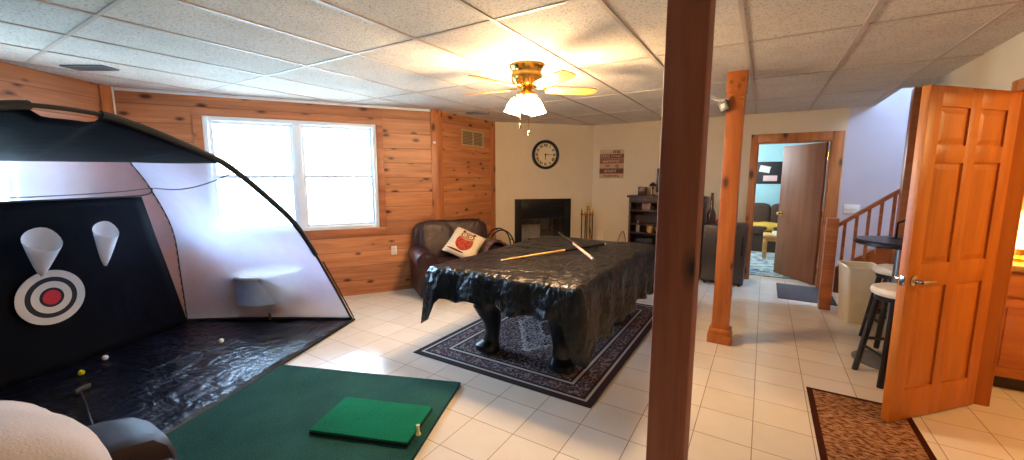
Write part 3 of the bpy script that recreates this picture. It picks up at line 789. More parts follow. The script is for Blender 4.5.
# cover draped over it
def cover():
    zt = .812; n_per = 200
    # perimeter, rounded rectangle
    hx2, hy2 = hx + .012, hy + .012; rad = .05
    per = []
    for k in range(n_per):
        t_ = k / n_per * (4 * (hx2 + hy2)); 
        if t_ < 2 * hx2: p = (-hx2 + t_, -hy2)
        elif t_ < 2 * hx2 + 2 * hy2: p = (hx2, -hy2 + t_ - 2 * hx2)
        elif t_ < 4 * hx2 + 2 * hy2: p = (hx2 - (t_ - 2 * hx2 - 2 * hy2), hy2)
        else: p = (-hx2, hy2 - (t_ - 4 * hx2 - 2 * hy2))
        per.append(p)
    mb = MB(); bm = mb.bm
    rnd = random.Random(3)
    def wr(x, y): return .004 * math.sin(9 * x + 4 * y) + .003 * math.sin(17 * y - 8 * x + 1) + .003 * math.sin(23 * x + 13 * y)
    rings = []
    for s in [.0, .12, .25, .4, .55, .7, .82, .92, .97, 1.0]:
        ring = []
        for (x, y) in per:
            ring.append(bm.verts.new((x * s, y * s, zt + wr(x * s, y * s) * (1 if s < .97 else .5) - (.0 if s < .99 else .012))))
            if s == 0: break
        rings.append(ring)
    # skirt
    corners = [(hx2, -hy2), (-hx2, -hy2), (hx2, hy2), (-hx2, hy2)]
    clen = [.53, .47, .5, .45]
    m = 12
    for j in range(1, m + 1):
        ring = []
        for i, (x, y) in enumerate(per):
            # drop length
            drop = .225 + .018 * math.sin(i * .31) + .012 * math.sin(i * .83 + 1)
            if x > hx2 - 1e-6 and abs(y) < hy2: drop += .22 + .03 * math.sin(y * 9)
            for (cx, cy), cl in zip(corners, clen):
                dd = abs(x - cx) + abs(y - cy)
                wdt = .13 if cx > 0 else .11
                if dd < wdt: drop = max(drop, drop + (cl - drop) * (1 - dd / wdt) ** .8)
            f = j / m
            nx = 1 if x >= hx2 - 1e-6 else (-1 if x <= -hx2 + 1e-6 else 0); ny = 1 if y >= hy2 - 1e-6 else (-1 if y <= -hy2 + 1e-6 else 0)
            # near a corner the fabric fans outwards
            out = .012 + .028 * f * (1 + math.sin(i * .62 + .6 * math.sin(i * .21)))
            for (cx, cy), cl in zip(corners, clen):
                dd = abs(x - cx) + abs(y - cy)
                if dd < .16: out += .02 * f ** .7 * (1 - dd / .16)
            v = Vector((x + nx * out, y + ny * out, zt - .012 - drop * f))
            ring.append(bm.verts.new(v))
        rings.append(ring)
    N = n_per
    for A, B in zip(rings, rings[1:]):
        for i in range(N):
            j = (i + 1) % N
            if len(A) == 1: bm.faces.new((A[0], B[i], B[j]))
            else: bm.faces.new((A[i], B[i], B[j], A[j]))
    return mb
o = cover().build('table_cover', M['cover'], None, loc=(PXc, PYc, 0), solid=.003, angle=75, off=0)
tag(o, 'black vinyl dust cover draped over the pool table', 'table cover')

def cue(p, q, cols, label, zt=.826, dz=.006):
    p, q = Vector((p[0], p[1], zt)), Vector((q[0], q[1], zt + dz)); L = (q - p).length
    d = q - p
    r = thing('pool_cue', label, 'pool cue', p, math.atan2(d.y, d.x), 'pool cues lying on the table cover')
    tl = math.asin((q.z - p.z) / L)
    MR = Matrix.Rotation(-tl, 4, 'Y')
    segs = cols
    for nm, a_, b_, r0, r1, mt in segs:
        mb = MB(); mb.cyl(MR @ Vector((a_ * L, 0, 0)), MR @ Vector((b_ * L, 0, 0)), r0, r1, 12); mb.build(nm, mt, r)
    return r
cw = wood('cue_maple', rgb(226, 190, 120), rgb(206, 164, 92), 0, .25)
cb = plain('cue_black', rgb(16, 15, 16), .25); cwh = M['white_plastic']
cpk = wood('cue_pale_pink_wood', rgb(214, 172, 146), rgb(190, 146, 118), 0, .25)
cue((-1.867, 2.826), (-1.382, 4.076), [('tip', 0, .012, .006, .006, cwh), ('shaft', .012, .56, .0075, .012, cw), ('butt', .56, .985, .012, .015, cb), ('bumper', .985, 1, .014, .013, cwh)], 'pool cue with pale maple shaft and black butt, pointing at the loveseat')
cue((-1.215, 3.28), (-2.001, 4.261), [('bumper', 0, .015, .013, .014, cwh), ('shaft', .015, .5, .0145, .012, cpk), ('butt', .5, .985, .012, .008, cb), ('tip', .985, 1, .006, .006, cwh)], 'pool cue with pink-beige lower half crossing over the other cue', .829, .06)

# ------------------------------------------------------------------ leather loveseat
ls_or = Vector((-3.46, 3.44)); wx = Vector((.562, .827)); fr = Vector((.827, -.562))
LW, LDp = 1.16, .76
cc = ls_or + wx * (LW / 2) - fr * (LDp / 2)
r = thing('loveseat', 'dark brown leather loveseat against the pine wall', 'sofa', (cc.x, cc.y, 0), math.atan2(wx.y, wx.x))
w, d = LW / 2, LDp / 2
MB().box(-w + .08, -d + .05, .06, w - .08, d - .04, .30, .03, 3).build('base', M['leather'], r)
for sx in (-1, 1):
    mb = MB(); mb.puff((sx * .19, -.09, .37), (.40, .62, .22), .3); mb.build('seat_cushion', M['leather'], r)
    mb = MB(); MT = Matrix.Translation((sx * .22, .2, .66)) @ Matrix.Rotation(math.radians(-14), 4, 'X'); mb.puff((0, 0, 0), (.48, .26, .58), .42, M=MT); mb.build('back_cushion', M['leather'], r)
    mb = MB(); mb.box(sx * (w - .11) - .085, -d + .03, .05, sx * (w - .11) + .085, d - .04, .5, .03, 3); 
    mb.cyl((sx * (w - .11), -d + .0, .5), (sx * (w - .11), d - .1, .52), .128, .12, 28)
    a_ = mb.build('arm', M['leather'], r)
    mb = MB(); mb.lathe([(0, .012), (.05, .014), (.09, .006), (.11, -.002)], 28, M=Matrix.Translation((sx * (w - .11), -d, .5)) @ MX, close=False); mb.build('arm_scroll', M['leather'], a_)
    for sy in (-1, 1): MB().cyl((sx * (w - .12), sy * (d - .09), 0), (sx * (w - .12), sy * (d - .09), .07), .025, .035, 12).build('foot', M['walnut'], r)
mb = MB(); mb.puff((0, d - .13, .52), (LW - .12, .24, .84), .3); mb.build('back_frame', M['leather'], r)
# owl pillow
t = NT('owl_print_fabric'); x = t.sep(t.obj)
def ell(cx, cy, rx, ry):
    a_ = t.math('DIVIDE', t.math('SUBTRACT', x[0], cx), rx); b_ = t.math('DIVIDE', t.math('SUBTRACT', x[1], cy), ry)
    return t.math('LESS_THAN', t.math('ADD', t.math('MULTIPLY', a_, a_), t.math('MULTIPLY', b_, b_)), 1.0)
base = t.ramp(t.noise(t.obj, 40, 2), [(.3, rgb(214, 192, 160)), (.7, rgb(228, 208, 178))])
nn = t.noise(t.obj, 45, 2); red = t.ramp(nn, [(.4, rgb(140, 40, 26)), (.55, rgb(184, 74, 48))])
brn = rgb(96, 48, 32)
col = t.mix(ell(0, -.02, .115, .125), base, red)
col = t.mix(ell(0, .085, .1, .065), col, rgb(176, 132, 96))
for sx in (-1, 1):
    col = t.mix(ell(sx * .045, .09, .036, .036), col, brn); col = t.mix(ell(sx * .045, .09, .026, .026), col, rgb(232, 214, 180)); col = t.mix(ell(sx * .045, .09, .012, .012), col, rgb(40, 22, 16))
    col = t.mix(ell(sx * .075, .145, .02, .022), col, brn)
col = t.mix(ell(0, .06, .012, .018), col, rgb(206, 120, 40))
col = t.mix(ell(-.06, -.165, .12, .012), col, brn)
M['owl'] = t.fin(col, .9, 0, .2)
def pillow(size, th):
    mb = MB(); n = 16; V = {}
    for side in (1, -1):
        for i in range(n + 1):
            for j in range(n + 1):
                u_, v_ = -1 + 2 * i / n, -1 + 2 * j / n
                edge = (1 - u_ ** 4) * (1 - v_ ** 4)
                pin = 1 - .05 * (1 - abs(u_)) * abs(v_) ** 3 - .05 * (1 - abs(v_)) * abs(u_) ** 3
                if (i in (0, n) or j in (0, n)) and side == -1: V[side, i, j] = V[1, i, j]; continue
                V[side, i, j] = mb.bm.verts.new((u_ * size / 2 * pin, v_ * size / 2 * pin, side * th / 2 * edge ** .6))
    for side in (1, -1):
        for i in range(n):
            for j in range(n):
                q = [V[side, i, j], V[side, i + 1, j], V[side, i + 1, j + 1], V[side, i, j + 1]]
                mb.bm.faces.new(q if side == 1 else q[::-1])
    return mb
o = pillow(.44, .15).build('throw_pillow', M['owl'], None, angle=80)
pl = cc + wx * .10 + fr * .06
o.matrix_world = Matrix.Translation((pl.x, pl.y, .64)) @ Matrix.Rotation(math.atan2(wx.y, wx.x) - .2, 4, 'Z') @ Matrix.Rotation(math.radians(48), 4, 'X') @ Matrix.Rotation(-.55, 4, 'Z')
tag(o, 'cream throw pillow with a red owl print on the loveseat', 'pillow')
# brown throw over right arm
t = NT('brown_lattice_throw'); v1 = t.voronoi(t.obj, 11, 'Distance', 'DISTANCE_TO_EDGE'); 
M['throw_brown'] = t.fin(t.ramp(v1, [(.0, rgb(26, 16, 14)), (.07, rgb(30, 18, 15)), (.1, rgb(96, 62, 46))]), .85)
pb = cc + wx * (w - .11) + fr * .08
mb = MB(); P = []
for i in range(15):
    row = []
    for j in range(13):
        v_ = -1 + 2 * j / 12; u_ = -.22 + .44 * i / 14
        a_ = v_ * 2.0
        rr = .14 + .012 * math.sin(i * 1.3 + j)
        x_, z_ = rr * math.sin(a_), .51 + rr * math.cos(a_)
        if abs(v_) > .7: z_ -= (abs(v_) - .7) * .3; 
        row.append(Vector((x_ + .01 * math.sin(i * 2.1), u_ * (1 + .1 * math.sin(j)), z_ + .03 * (1 - abs(v_)))))
    P.append(row)
mb.grid(P); o = mb.build('throw_blanket', M['throw_brown'], None, loc=(pb.x, pb.y, 0), rot=(0, 0, math.atan2(wx.y, wx.x)), solid=.02, off=1, angle=80)
tag(o, 'brown lattice pattern blanket over the loveseat right arm', 'blanket')

# ------------------------------------------------------------------ golf net
P0 = Vector((-3.68, 2.65, 0)); E = Vector((.372, -.928, 0)); Bk = Vector((-.928, -.372, 0)); UZ = Vector((0, 0, 1))
def NP(s, d, z): return P0 + E * s + Bk * d + UZ * z
r = thing('golf_practice_net', 'large black and white golf practice net tent by the window', 'golf net', (0, 0, 0))
arch_pts = catmull([NP(s, 0, z) for s, z in [(0, .012), (.33, .53), (.71, 1.07), (1.02, 1.35), (1.37, 1.60), (1.58, 1.69), (1.82, 1.772), (1.97, 1.815), (2.11, 1.845), (2.31, 1.85), (2.47, 1.83), (2.8, 1.74), (3.15, 1.48), (3.45, 1.05), (3.65, .55), (3.78, .012)]], 6)
pole = MB(); pole.tube(arch_pts, .011, 8); pole.build('arch_pole', M['binding'], r)
MB().tube([p + E * -.035 + UZ * .01 for p in arch_pts if .0 < p.z < .8 and (p - P0).dot(E) < 1], .007, 6).build('spare_pole', M['binding'], r)
# sleeve (fabric binding along the pole, stops above the foot)
sl = [p for p in arch_pts if p.z > .72]
for q in ([p for p in sl if (p - P0).dot(E) < 2.12], [p for p in sl if (p - P0).dot(E) > 2.36]):
    MB().tube(q, .021, 8).build('pole_sleeve', M['binding'], r)
DB = 1.69; ZB = 1.665; SR0, SR1 = .355, 3.1
seam_r = catmull([NP(SR0 + .0, DB, .012), NP(SR0 + .02, DB, .5), NP(SR0 + .05, DB, .99), NP(SR0 + .22, DB, 1.424), NP(SR0 + .37, DB, ZB)], 8)
seam_l = catmull([NP(SR1, DB, .012), NP(SR1 - .02, DB, .5), NP(SR1 - .05, DB, .99), NP(SR1 - .22, DB, 1.424), NP(SR1 - .37, DB, ZB)], 8)
def wav(pts, amp): return [p + E * (amp * math.sin(k * 2.3)) + UZ * 0 for k, p in enumerate(pts)]
MB().tube(wav(resample(seam_r, 60), .006), .009, 6).build('seam_binding', M['binding'], r)
MB().tube(seam_l, .009, 6).build('seam_binding', M['binding'], r)
n = 24
def idx_s(s):
    return min(range(len(arch_pts)), key=lambda k: abs((arch_pts[k] - P0).dot(E) - s))
k1, k2 = idx_s(1.40), idx_s(3.24)
ar = resample(arch_pts[:k1 + 1], n); sr = resample(seam_r, n)
P = [[ar[i].lerp(sr[i], j / n) + Vector((.0, .0, 0)) + (E * -.05 * math.sin(PI * j / n) * math.sin(PI * i / (n - 1))) for j in range(n + 1)] for i in range(n)]
MB().grid(P).build('side_netting', M['net'], r, angle=80)
al = resample(arch_pts[k2:][::-1], n); sl_ = resample(seam_l, n)
P = [[al[i].lerp(sl_[i], j / n) + (E * .05 * math.sin(PI * j / n) * math.sin(PI * i / (n - 1))) for j in range(n + 1)] for i in range(n)]
MB().grid(P).build('side_netting', M['net'], r, angle=80)
# roof
at = resample(arch_pts[k1:k2 + 1], 60); m = 12
at = [p - UZ * (.05 * smoothstep(2.08, 2.16, (p - P0).dot(E)) * (1 - smoothstep(2.33, 2.42, (p - P0).dot(E)))) for p in at]
re = [NP(SR0 + .37 + (SR1 - .37 - SR0 - .37) * i / 59, DB, ZB - .02 * min(1, i / 24)) for i in range(60)]
P = [[at[i].lerp(re[i], j / m) - UZ * (.02 * math.sin(PI * j / m) * (1 if 6 < i < 52 else .3)) for j in range(m + 1)] for i in range(60)]
MB().grid(P).build('roof_panel', M['roof'], r, angle=80, solid=.003)
# back net
sl_b = resample(seam_l, n)
P = [[sr[i].lerp(sl_b[i], j / n) for j in range(n + 1)] for i in range(n)]
MB().grid(P).build('back_netting', M['net_back'], r, angle=80)
# back curtain hung just in front of the back net
P = []
for i in range(21):
    f = i / 20; row = []
    for j in range(25):
        g = j / 24
        s0 = SR0 + .05 + .29 * f; s1 = SR1 - .33 * f
        z = .012 + f * (1.345 - .02 * math.sin(PI * g) * 0 - .012)
        s = s0 + (s1 - s0) * g
        row.append(NP(s, DB - .04 - .02 * (1 - f) ** 2 - .012 * math.sin(g * 20 + f * 3) * (1 - f), z))
    P.append(row)
cur = MB().grid(P).build('back_curtain', M['curtain'], r, angle=80, solid=.003)
MB().tube(catmull([NP(SR0 + .22, DB - .03, 1.424), NP(SR0 + .33, DB - .05, 1.36), NP(SR0 + .9, DB - .05, 1.352), NP(SR0 + 2.4, DB - .05, 1.35)], 6), .007, 6).build('curtain_hem', M['binding'], r)
MB().tube(catmull([NP(SR0 + .22, DB - .03, 1.424), NP(SR0 + .6, DB - .05, 1.395), NP(SR0 + 1.3, DB - .05, 1.38), NP(SR0 + 2.2, DB - .05, 1.40)], 6), .004, 6).build('elastic_cord', M['binding'], r)
ap = min(arch_pts, key=lambda p: abs((p - P0).dot(E) - 1.3))
ca = NP(SR0 + .22, DB - .03, 1.424)
MB().tube([ca.lerp(ap, k / 20) - UZ * .06 * math.sin(PI * k / 20) for k in range(21)], .005, 6).build('elastic_cord', M['binding'], r)
# ground sheet
P = []
for i in range(41):
    g = i / 40; row = []
    for j in range(25):
        f = j / 24
        s = (0 + (SR0 - 0) * f) * (1 - g) + (3.78 + (SR1 - 3.78) * f) * g
        dpt = (-.02 + f * (DB - .02)) 
        z = .008 + .006 * abs(math.sin(g * 13 + f * 5)) + .006 * abs(math.sin(f * 17 - g * 6)) * (1 if 0 < j < 24 else .3)
        row.append(NP(s, dpt, z))
    P.append(row)
MB().grid(P).build('ground_sheet', M['sheet'], r, angle=80, solid=.003)
hem = [NP(3.78 * k / 40, -.03, .012) for k in range(41)]
MB().tube(hem, .013, 8).build('sheet_hem', M['binding'], r)
MB().tube([NP(SR0 * k / 10, DB * k / 10, .018 + .012 * math.sin(PI * k / 10)) for k in range(11)], .02, 8).build('sheet_hem', M['binding'], r)
# target disc
nrm = -Bk
MT = Matrix.Translation(NP(SR0 + 1.10, DB - .075, .605)) @ Matrix(((E.x, 0, nrm.x, 0), (E.y, 0, nrm.y, 0), (0, 1, 0, 0), (0, 0, 0, 1)))
def disc(R, n=48, th=.004):
    mb = MB(); mb.lathe([(0, -th / 2), (R, -th / 2), (R, th / 2), (0, th / 2)], n); return mb
tg = disc(.211).build('target', M['target'], cur); tg.matrix_basis = MT
# pockets: funnel shaped nets
for (ss, ztop, zb, rad) in ((SR0 + 1.17, 1.07, .80, .10), (SR0 + .76, 1.09, .79, .078)):
    mb = MB(); rings = []
    for k in range(9):
        f = k / 8; rr = rad * (1 - f) ** .75 + .012
        cz = ztop - (ztop - zb) * f; tilt = (1 - f) * .75
        ring = []
        for q in range(20):
            th = 2 * PI * q / 20; a_, b_ = rr * math.cos(th), rr * math.sin(th)
            ring.append(NP(ss + a_ * (1 + .05 * math.sin(3 * th)), DB - .13 - b_ * .5 - .05 * (1 - f), cz - b_ * tilt + .012 * math.sin(2 * th + f)))
        rings.append([mb.bm.verts.new(p) for p in ring])
    for A, B in zip(rings, rings[1:]):
        for q in range(20): mb.bm.faces.new((A[q], A[(q + 1) % 20], B[(q + 1) % 20], B[q]))
    mb.bm.faces.new(rings[-1])
    mb.build('chip_pocket', M['pocket_net'], cur, angle=80)

# round drum table behind the net
r = thing('drum_table', 'round pale blue drum table standing behind the side netting', 'side table', (-4.58, 2.27, 0))
mb = MB(); mb.lathe([(0, .20), (.30, .20), (.31, .21), (.31, .48), (0, .48)], 40); mb.build('drum', plain('pale_blue_laminate', rgb(170, 190, 220), .5), r)
mb = MB(); mb.lathe([(0, .48), (.325, .48), (.33, .49), (.33, .502), (.32, .51), (0, .51)], 40); mb.build('table_top', M['white_vinyl'], r)
for k in range(4):
    a_ = PI / 4 + k * PI / 2 + .3; MB().cyl((.23 * math.cos(a_), .23 * math.sin(a_), 0), (.2 * math.cos(a_), .2 * math.sin(a_), .2), .014, .02, 10).build('leg', M['walnut'], r)

# golf balls
def ball(x, y, mat, label, z=.028):
    mb = MB(); bmesh.ops.create_icosphere(mb.bm, subdivisions=4, radius=.0213)
    o = mb.build('golf_ball', mat, None, loc=(x, y, z + .0213 - .006), angle=180); tag(o, label, 'golf ball', 'golf balls on the net floor'); return o
def ballmat(name, c):
    t = NT(name); v = t.voronoi(t.obj, 230); t.bump(v, .5, .002); return t.fin(c, .35)
bwh = ballmat('white_golf_ball', rgb(236, 236, 236)); bye = ballmat('yellow_golf_ball', rgb(220, 214, 30))
ball(-4.55, .925, bwh, 'white golf ball on the navy sheet beyond the yellow one')
ball(-4.35, .745, bye, 'yellow golf ball on the navy sheet')
ball(-4.13, 1.60, bwh, 'white golf ball near the side netting')
# golf club lying on the sheet
r = thing('golf_club', 'golf putter lying on the navy sheet beside the near sofa', 'golf club', (0, 0, 0))
MB().tube([(-4.02, .67, .036), (-3.6, .62, .04), (-3.02, .545, .048)], .0065, 8).build('shaft', M['steel'], r)
mb = MB(); mb.box(-.075, -.016, 0, .03, .016, .03, .006, M=Matrix.Translation((-4.0, .66, .028)) @ Matrix.Rotation(math.radians(-55), 4, 'Z')); mb.build('club_head', M['grey_metal'], r)
MB().tube([(-3.02, .545, .048), (-2.8, .516, .05)], .012, 8).build('grip', M['rubber'], r)

# putting mats
mx_ = Vector((.934, .358, 0)); my_ = Vector((-.36, .933, 0))
an = math.atan2(mx_.y, mx_.x)
TL = Vector((-3.225, 1.655, .004)); Wm, Lm = 1.51, 1.45
ctr = TL + mx_ * Wm / 2 - my_ * Lm / 2
r = thing('golf_mat', 'large dark green turf mat beside the golf net', 'golf mat', (ctr.x, ctr.y, .0005), an)
MB().box(-Wm / 2, -Lm / 2, 0, Wm / 2, Lm / 2, .012, .002).build('backing', M['rubber'], r)
MB().box(-Wm / 2, -Lm / 2, .0125, Wm / 2, Lm / 2, .024, .004).build('turf', M['turf_dark'], r)
r = thing('hitting_mat', 'small bright green hitting mat lying on the dark turf', 'golf mat', (-1.955, 1.525, .0255), an)
hw, hl = .31, .185
MB().box(-hw, -hl, 0, hw, hl, .016, .003).build('backing', M['rubber'], r)
MB().box(-hw, -hl, .0165, hw, hl, .030, .005).build('turf', M['turf_light'], r)
mb = MB(); mb.lathe([(0, 0), (.016, 0), (.014, .008), (.009, .014), (.0085, .05), (.011, .058), (.006, .058), (0, .054)], 16)
o = mb.build('golf_tee', plain('pale_rubber_tee', rgb(222, 196, 120), .5), None, loc=(-1.60, 1.55, .056)); tag(o, 'pale rubber tee standing up on the bright green mat', 'golf tee')

# ------------------------------------------------------------------ near armchair with beige throw (lower left)
M['beige_fabric'] = plain('beige_fleece', rgb(204, 184, 170), .95, 0, .06, 9, .35, 120, sheen=.3)
M['leather_smooth'] = plain('smooth_dark_brown_leather', rgb(34, 18, 20), .55, 0, .15, 5, .1, 30, .22)
r = thing('armchair', 'dark leather armchair at the lower left, nearest the viewer', 'armchair', (-1.52, -.10, 0), 0)
MB().box(-.44, -.56, .06, .44, .56, .32, .04, 3).build('base', M['leather_smooth'], r)
mb = MB(); mb.puff((.10, 0, .40), (.64, .72, .2), .3); mb.build('seat_cushion', M['leather_smooth'], r)
for sy in (-1, 1):
    mb = MB(); mb.puff((.10, sy * .47, .30), (.78, .26, .54), .3); mb.build('arm', M['leather_smooth'], r)
mb = MB(); mb.puff((-.33, 0, .35), (.34, 1.22, .64), .3); mb.build('backrest', M['leather_smooth'], r)
for sx in (-1, 1):
    for sy in (-1, 1): MB().cyl((sx * .36, sy * .46, 0), (sx * .36, sy * .46, .08), .024, .03, 10).build('foot', M['walnut'], r)
def thr(q):
    return Vector((q.x * (1 + .03 * math.sin(9 * q.z)), q.y + .012 * math.sin(11 * q.x) + .008 * math.sin(23 * q.x + 9 * q.z), q.z + .012 * math.sin(9 * q.x + 1) + .01 * math.sin(8 * q.y)))
mb = MB(); mb.puff((0, 0, 0), (.90, .84, .62), .62, 16, fn=thr)
bmesh.ops.delete(mb.bm, geom=[v for v in mb.bm.verts if v.co.z < -.12], context='VERTS')
o = mb.build('throw_blanket', M['beige_fabric'], None, loc=(-1.74, -.12, .56), solid=.012, off=1, angle=80)
tag(o, 'beige fleece throw bunched over the back of the near armchair', 'blanket')

# ------------------------------------------------------------------ right side: panelled door
HG = Vector((1.262, 3.83)); LE = Vector((.722, 3.254)); dd = (LE - HG); DW = dd.length; an = math.atan2(dd.y, dd.x)
r = bpy.data.objects.new('door_1', None); COL.objects.link(r); r.location = (HG.x, HG.y, .013); r.rotation_euler = (0, 0, an)
struct(r, 'open honey oak six panel door', 'door')
T = .044; DH = 2.03
sw = .105; xm = DW / 2
xs = [(0, sw), (xm - .045, xm + .045), (DW - sw, DW)]
zr = [(0, .2), (.86, 1.0), (1.60, 1.70), (DH - .115, DH)]
mb = MB()
for a_, b_ in xs: mb.box(a_, 0, 0, b_, T, DH, .002)
for c_, d_ in zr:
    for (a_, b_) in ((xs[0][1], xs[1][0]), (xs[1][1], xs[2][0])): mb.box(a_ - .002, .0005, c_, b_ + .002, T - .0005, d_, .001)
mb.build('frame', M['oak_door'], r)
for (a_, b_) in ((xs[0][1], xs[1][0]), (xs[1][1], xs[2][0])):
    for k in range(3):
        z0_, z1_ = zr[k][1], zr[k + 1][0]
        mb = MB(); mb.box(a_ - .002, .011, z0_ - .002, b_ + .002, T - .011, z1_ + .002)
        # raised field with sloped margins both sides
        for (y0_, y1_) in ((.011, .004), (T - .011, T - .004)):
            i0, i1 = .012, .04
            A = [mb.bm.verts.new(p) for p in ((a_ + i0, y0_, z0_ + i0), (b_ - i0, y0_, z0_ + i0), (b_ - i0, y0_, z1_ - i0), (a_ + i0, y0_, z1_ - i0))]
            B = [mb.bm.verts.new(p) for p in ((a_ + i1, y1_, z0_ + i1), (b_ - i1, y1_, z0_ + i1), (b_ - i1, y1_, z1_ - i1), (a_ + i1, y1_, z1_ - i1))]
            for q in range(4): mb.bm.faces.new((A[q], A[(q + 1) % 4], B[(q + 1) % 4], B[q]))
            mb.bm.faces.new(B)
        mb.build('panel', M['oak_door'], r, smooth=False)
kx, kz = DW - .06, .90
for sgn, y_ in ((1, T), (-1, 0)):
    mb = MB(); MY = Matrix.Translation((kx, y_, kz)) @ Matrix.Rotation(-sgn * PI / 2, 4, 'X')
    mb.lathe([(0, 0), (.032, 0), (.032, .006), (.014, .012), (.012, .045), (0, .045)], 20, M=MY)
    mb.tube([(kx, y_ + sgn * .042, kz), (kx - .03, y_ + sgn * .048, kz), (kx - .095, y_ + sgn * .045, kz - .004), (kx - .11, y_ + sgn * .043, kz - .004)], [.012, .011, .010, .008], 10)
    mb.build('handle', M['nickel'], r)
MB().box(DW - .001, T / 2 - .012, kz - .03, DW + .002, T / 2 + .012, kz + .03, .0008).build('latch_plate', M['nickel'], r)
for z in (.2, 1.02, 1.82):
    mb = MB(); mb.cyl((-.004, -.004, z - .045), (-.004, -.004, z + .045), .007, .007, 10); mb.box(-.001, .002, z - .045, .0, T - .002, z + .045); mb.build('hinge', M['brass'], r)
# door frame / casing right wall
def casing_x(name, X, y0, y1, zt, mat, w, label, side=-1):
    mb = MB(); d = .02
    xa, xb = (X - d, X) if side < 0 else (X, X + d)
    mb.box(xa, y1, 0, xb, y1 + w, zt + w, .004); mb.box(xa, y0 - w, 0, xb, y0, zt + w, .004); mb.box(xa, y0, zt, xb, y1, zt + w, .004)
    # jamb lining
    mb.box(X, y1 - .0, 0, X + .07, y1 + .018, zt + .018); mb.box(X, y0 - .018, 0, X + .07, y0, zt + .018); mb.box(X, y0, zt, X + .07, y1, zt + .018)
    mb.box(X + .07, y1, 0, X + .082, y1 + w, zt + w, .004); mb.box(X + .07, y0 - w, 0, X + .082, y0, zt + w, .004); mb.box(X + .07, y0, zt, X + .082, y1, zt + w, .004)
    return struct(mb.build(name, M[mat], None), label, 'door frame')
casing_x('trim_7', 1.3, 2.95, 3.84, 2.05, 'oak_door', .075, 'brown wood casing around the kitchen doorway')
# casing of far doorway
mb = MB(); x0, x1, zt, w, Y = -.125, .725, 2.02, .085, 6.92
for (ya, yb) in ((Y - .02, Y), (Y + .14, Y + .16)):
    mb.box(x0 - w, ya, 0, x0, yb, zt + w + .03, .004); mb.box(x1, ya, 0, x1 + w + .04, yb, zt + w + .03, .004); mb.box(x0, ya, zt, x1, yb, zt + w + .03, .004)
mb.box(x0, Y, 0, x0 + .018, Y + .14, zt); mb.box(x1 - .018, Y, 0, x1, Y + .14, zt); mb.box(x0 + .018, Y, zt - .018, x1 - .018, Y + .14, zt)
struct(mb.build('trim_8', M['pine_trim'], None), 'pine casing around the far doorway', 'door frame')
# flush door of the far doorway, swung into the blue room
r = bpy.data.objects.new('door_2', None); COL.objects.link(r); r.location = (.70, 7.0, .012); r.rotation_euler = (0, 0, math.radians(125))
struct(r, 'flat brown veneer door standing ajar in the far doorway', 'door')
MB().box(0, 0, 0, .80, .035, 1.985, .003).build('leaf', M['veneer'], r)
for sgn, y_ in ((1, .035), (-1, 0)):
    mb = MB(); mb.lathe([(0, 0), (.028, 0), (.028, .006), (.011, .012), (.011, .03), (.024, .04), (.028, .055), (.018, .068), (0, .07)], 18, M=Matrix.Translation((.735, y_, .95)) @ Matrix.Rotation(-sgn * PI / 2, 4, 'X')); mb.build('knob', M['brass'], r)
for z in (.2, 1.0, 1.8): MB().cyl((-.004, 0, z - .045), (-.004, 0, z + .045), .007, .007, 10).build('hinge', M['brass'], r)

# ------------------------------------------------------------------ stairs
r = thing('staircase', 'short wooden staircase rising right behind the panelled door', 'stairs', (0, 0, 0))
nst = 7
for k in range(nst):
    x0 = .93 + .255 * k; z = .40 + .19 * k
    MB().box(x0, 5.90, 0 if k == 0 else z - .19, x0 + .27, 6.90, z, .006).build('step', M['rail_wood'], r)
mb = MB(); mb.prism([(.76, .2), (.76, .50), (1.3, .50 + .54 * .735), (2.6, .5 + 1.84 * .735), (2.9, .5 + 1.84 * .735), (2.9, 1.3), (1.3, .2)], -.02, .02, Matrix.Translation((0, 5.87, 0)) @ MX); mb.build('stringer', M['rail_wood'], r)
MB().box(.63, 5.76, 0, .74, 5.87, 1.065, .005).build('newel_post', M['rail_wood'], r)
mb = MB(); mb.prism([(.72, .945), (.72, .995), (1.42, .995 + .7 * .83), (1.42, .945 + .7 * .83)], -.028, .028, Matrix.Translation((0, 5.83, 0)) @ MX); mb.build('handrail', M['rail_wood'], r)
for k in range(6):
    x = .80 + .098 * k
    MB().box(x - .014, 5.816, .50 + (x - .76) * .735 - .05, x + .014, 5.844, .965 + (x - .72) * .83).build('baluster', M['rail_wood'], r)
o = MB().box(1.215, 5.72, 0, 1.30, 5.80 + .02, H, .004).build('trim_9', M['rail_wood'], None); struct(o, 'dark wood end post at the stair opening', 'trim')

# ------------------------------------------------------------------ bar table, stools, bin
r = thing('bar_table', 'round black pedestal bar table behind the panelled door', 'table', (.965, 4.36, 0))
mb = MB(); mb.lathe([(0, .985), (.285, .985), (.30, .995), (.30, 1.015), (.285, 1.025), (0, 1.025)], 48); mb.build('table_top', M['black_paint'], r)
mb = MB(); mb.lathe([(0, .025), (.04, .025), (.036, .05), (.034, .96), (.09, .984), (0, .984)], 24); mb.build('pedestal', M['steel'], r)
mb = MB(); mb.lathe([(0, 0), (.23, 0), (.23, .008), (.2, .018), (.06, .026), (0, .026)], 40); mb.build('base', M['grey_metal'], r)
r = thing('phone_stand', 'small black angled stand on the round bar table', 'stand', (.945, 4.45, 1.026), .3)
MB().box(-.03, -.03, 0, .03, .03, .006, .002).build('foot', M['black_metal'], r)
MB().tube([(0, 0, .005), (0, 0, .1), (.0, 0, .13), (.04, 0, .15), (.11, 0, .175)], .008, 8).build('stem', M['black_metal'], r)
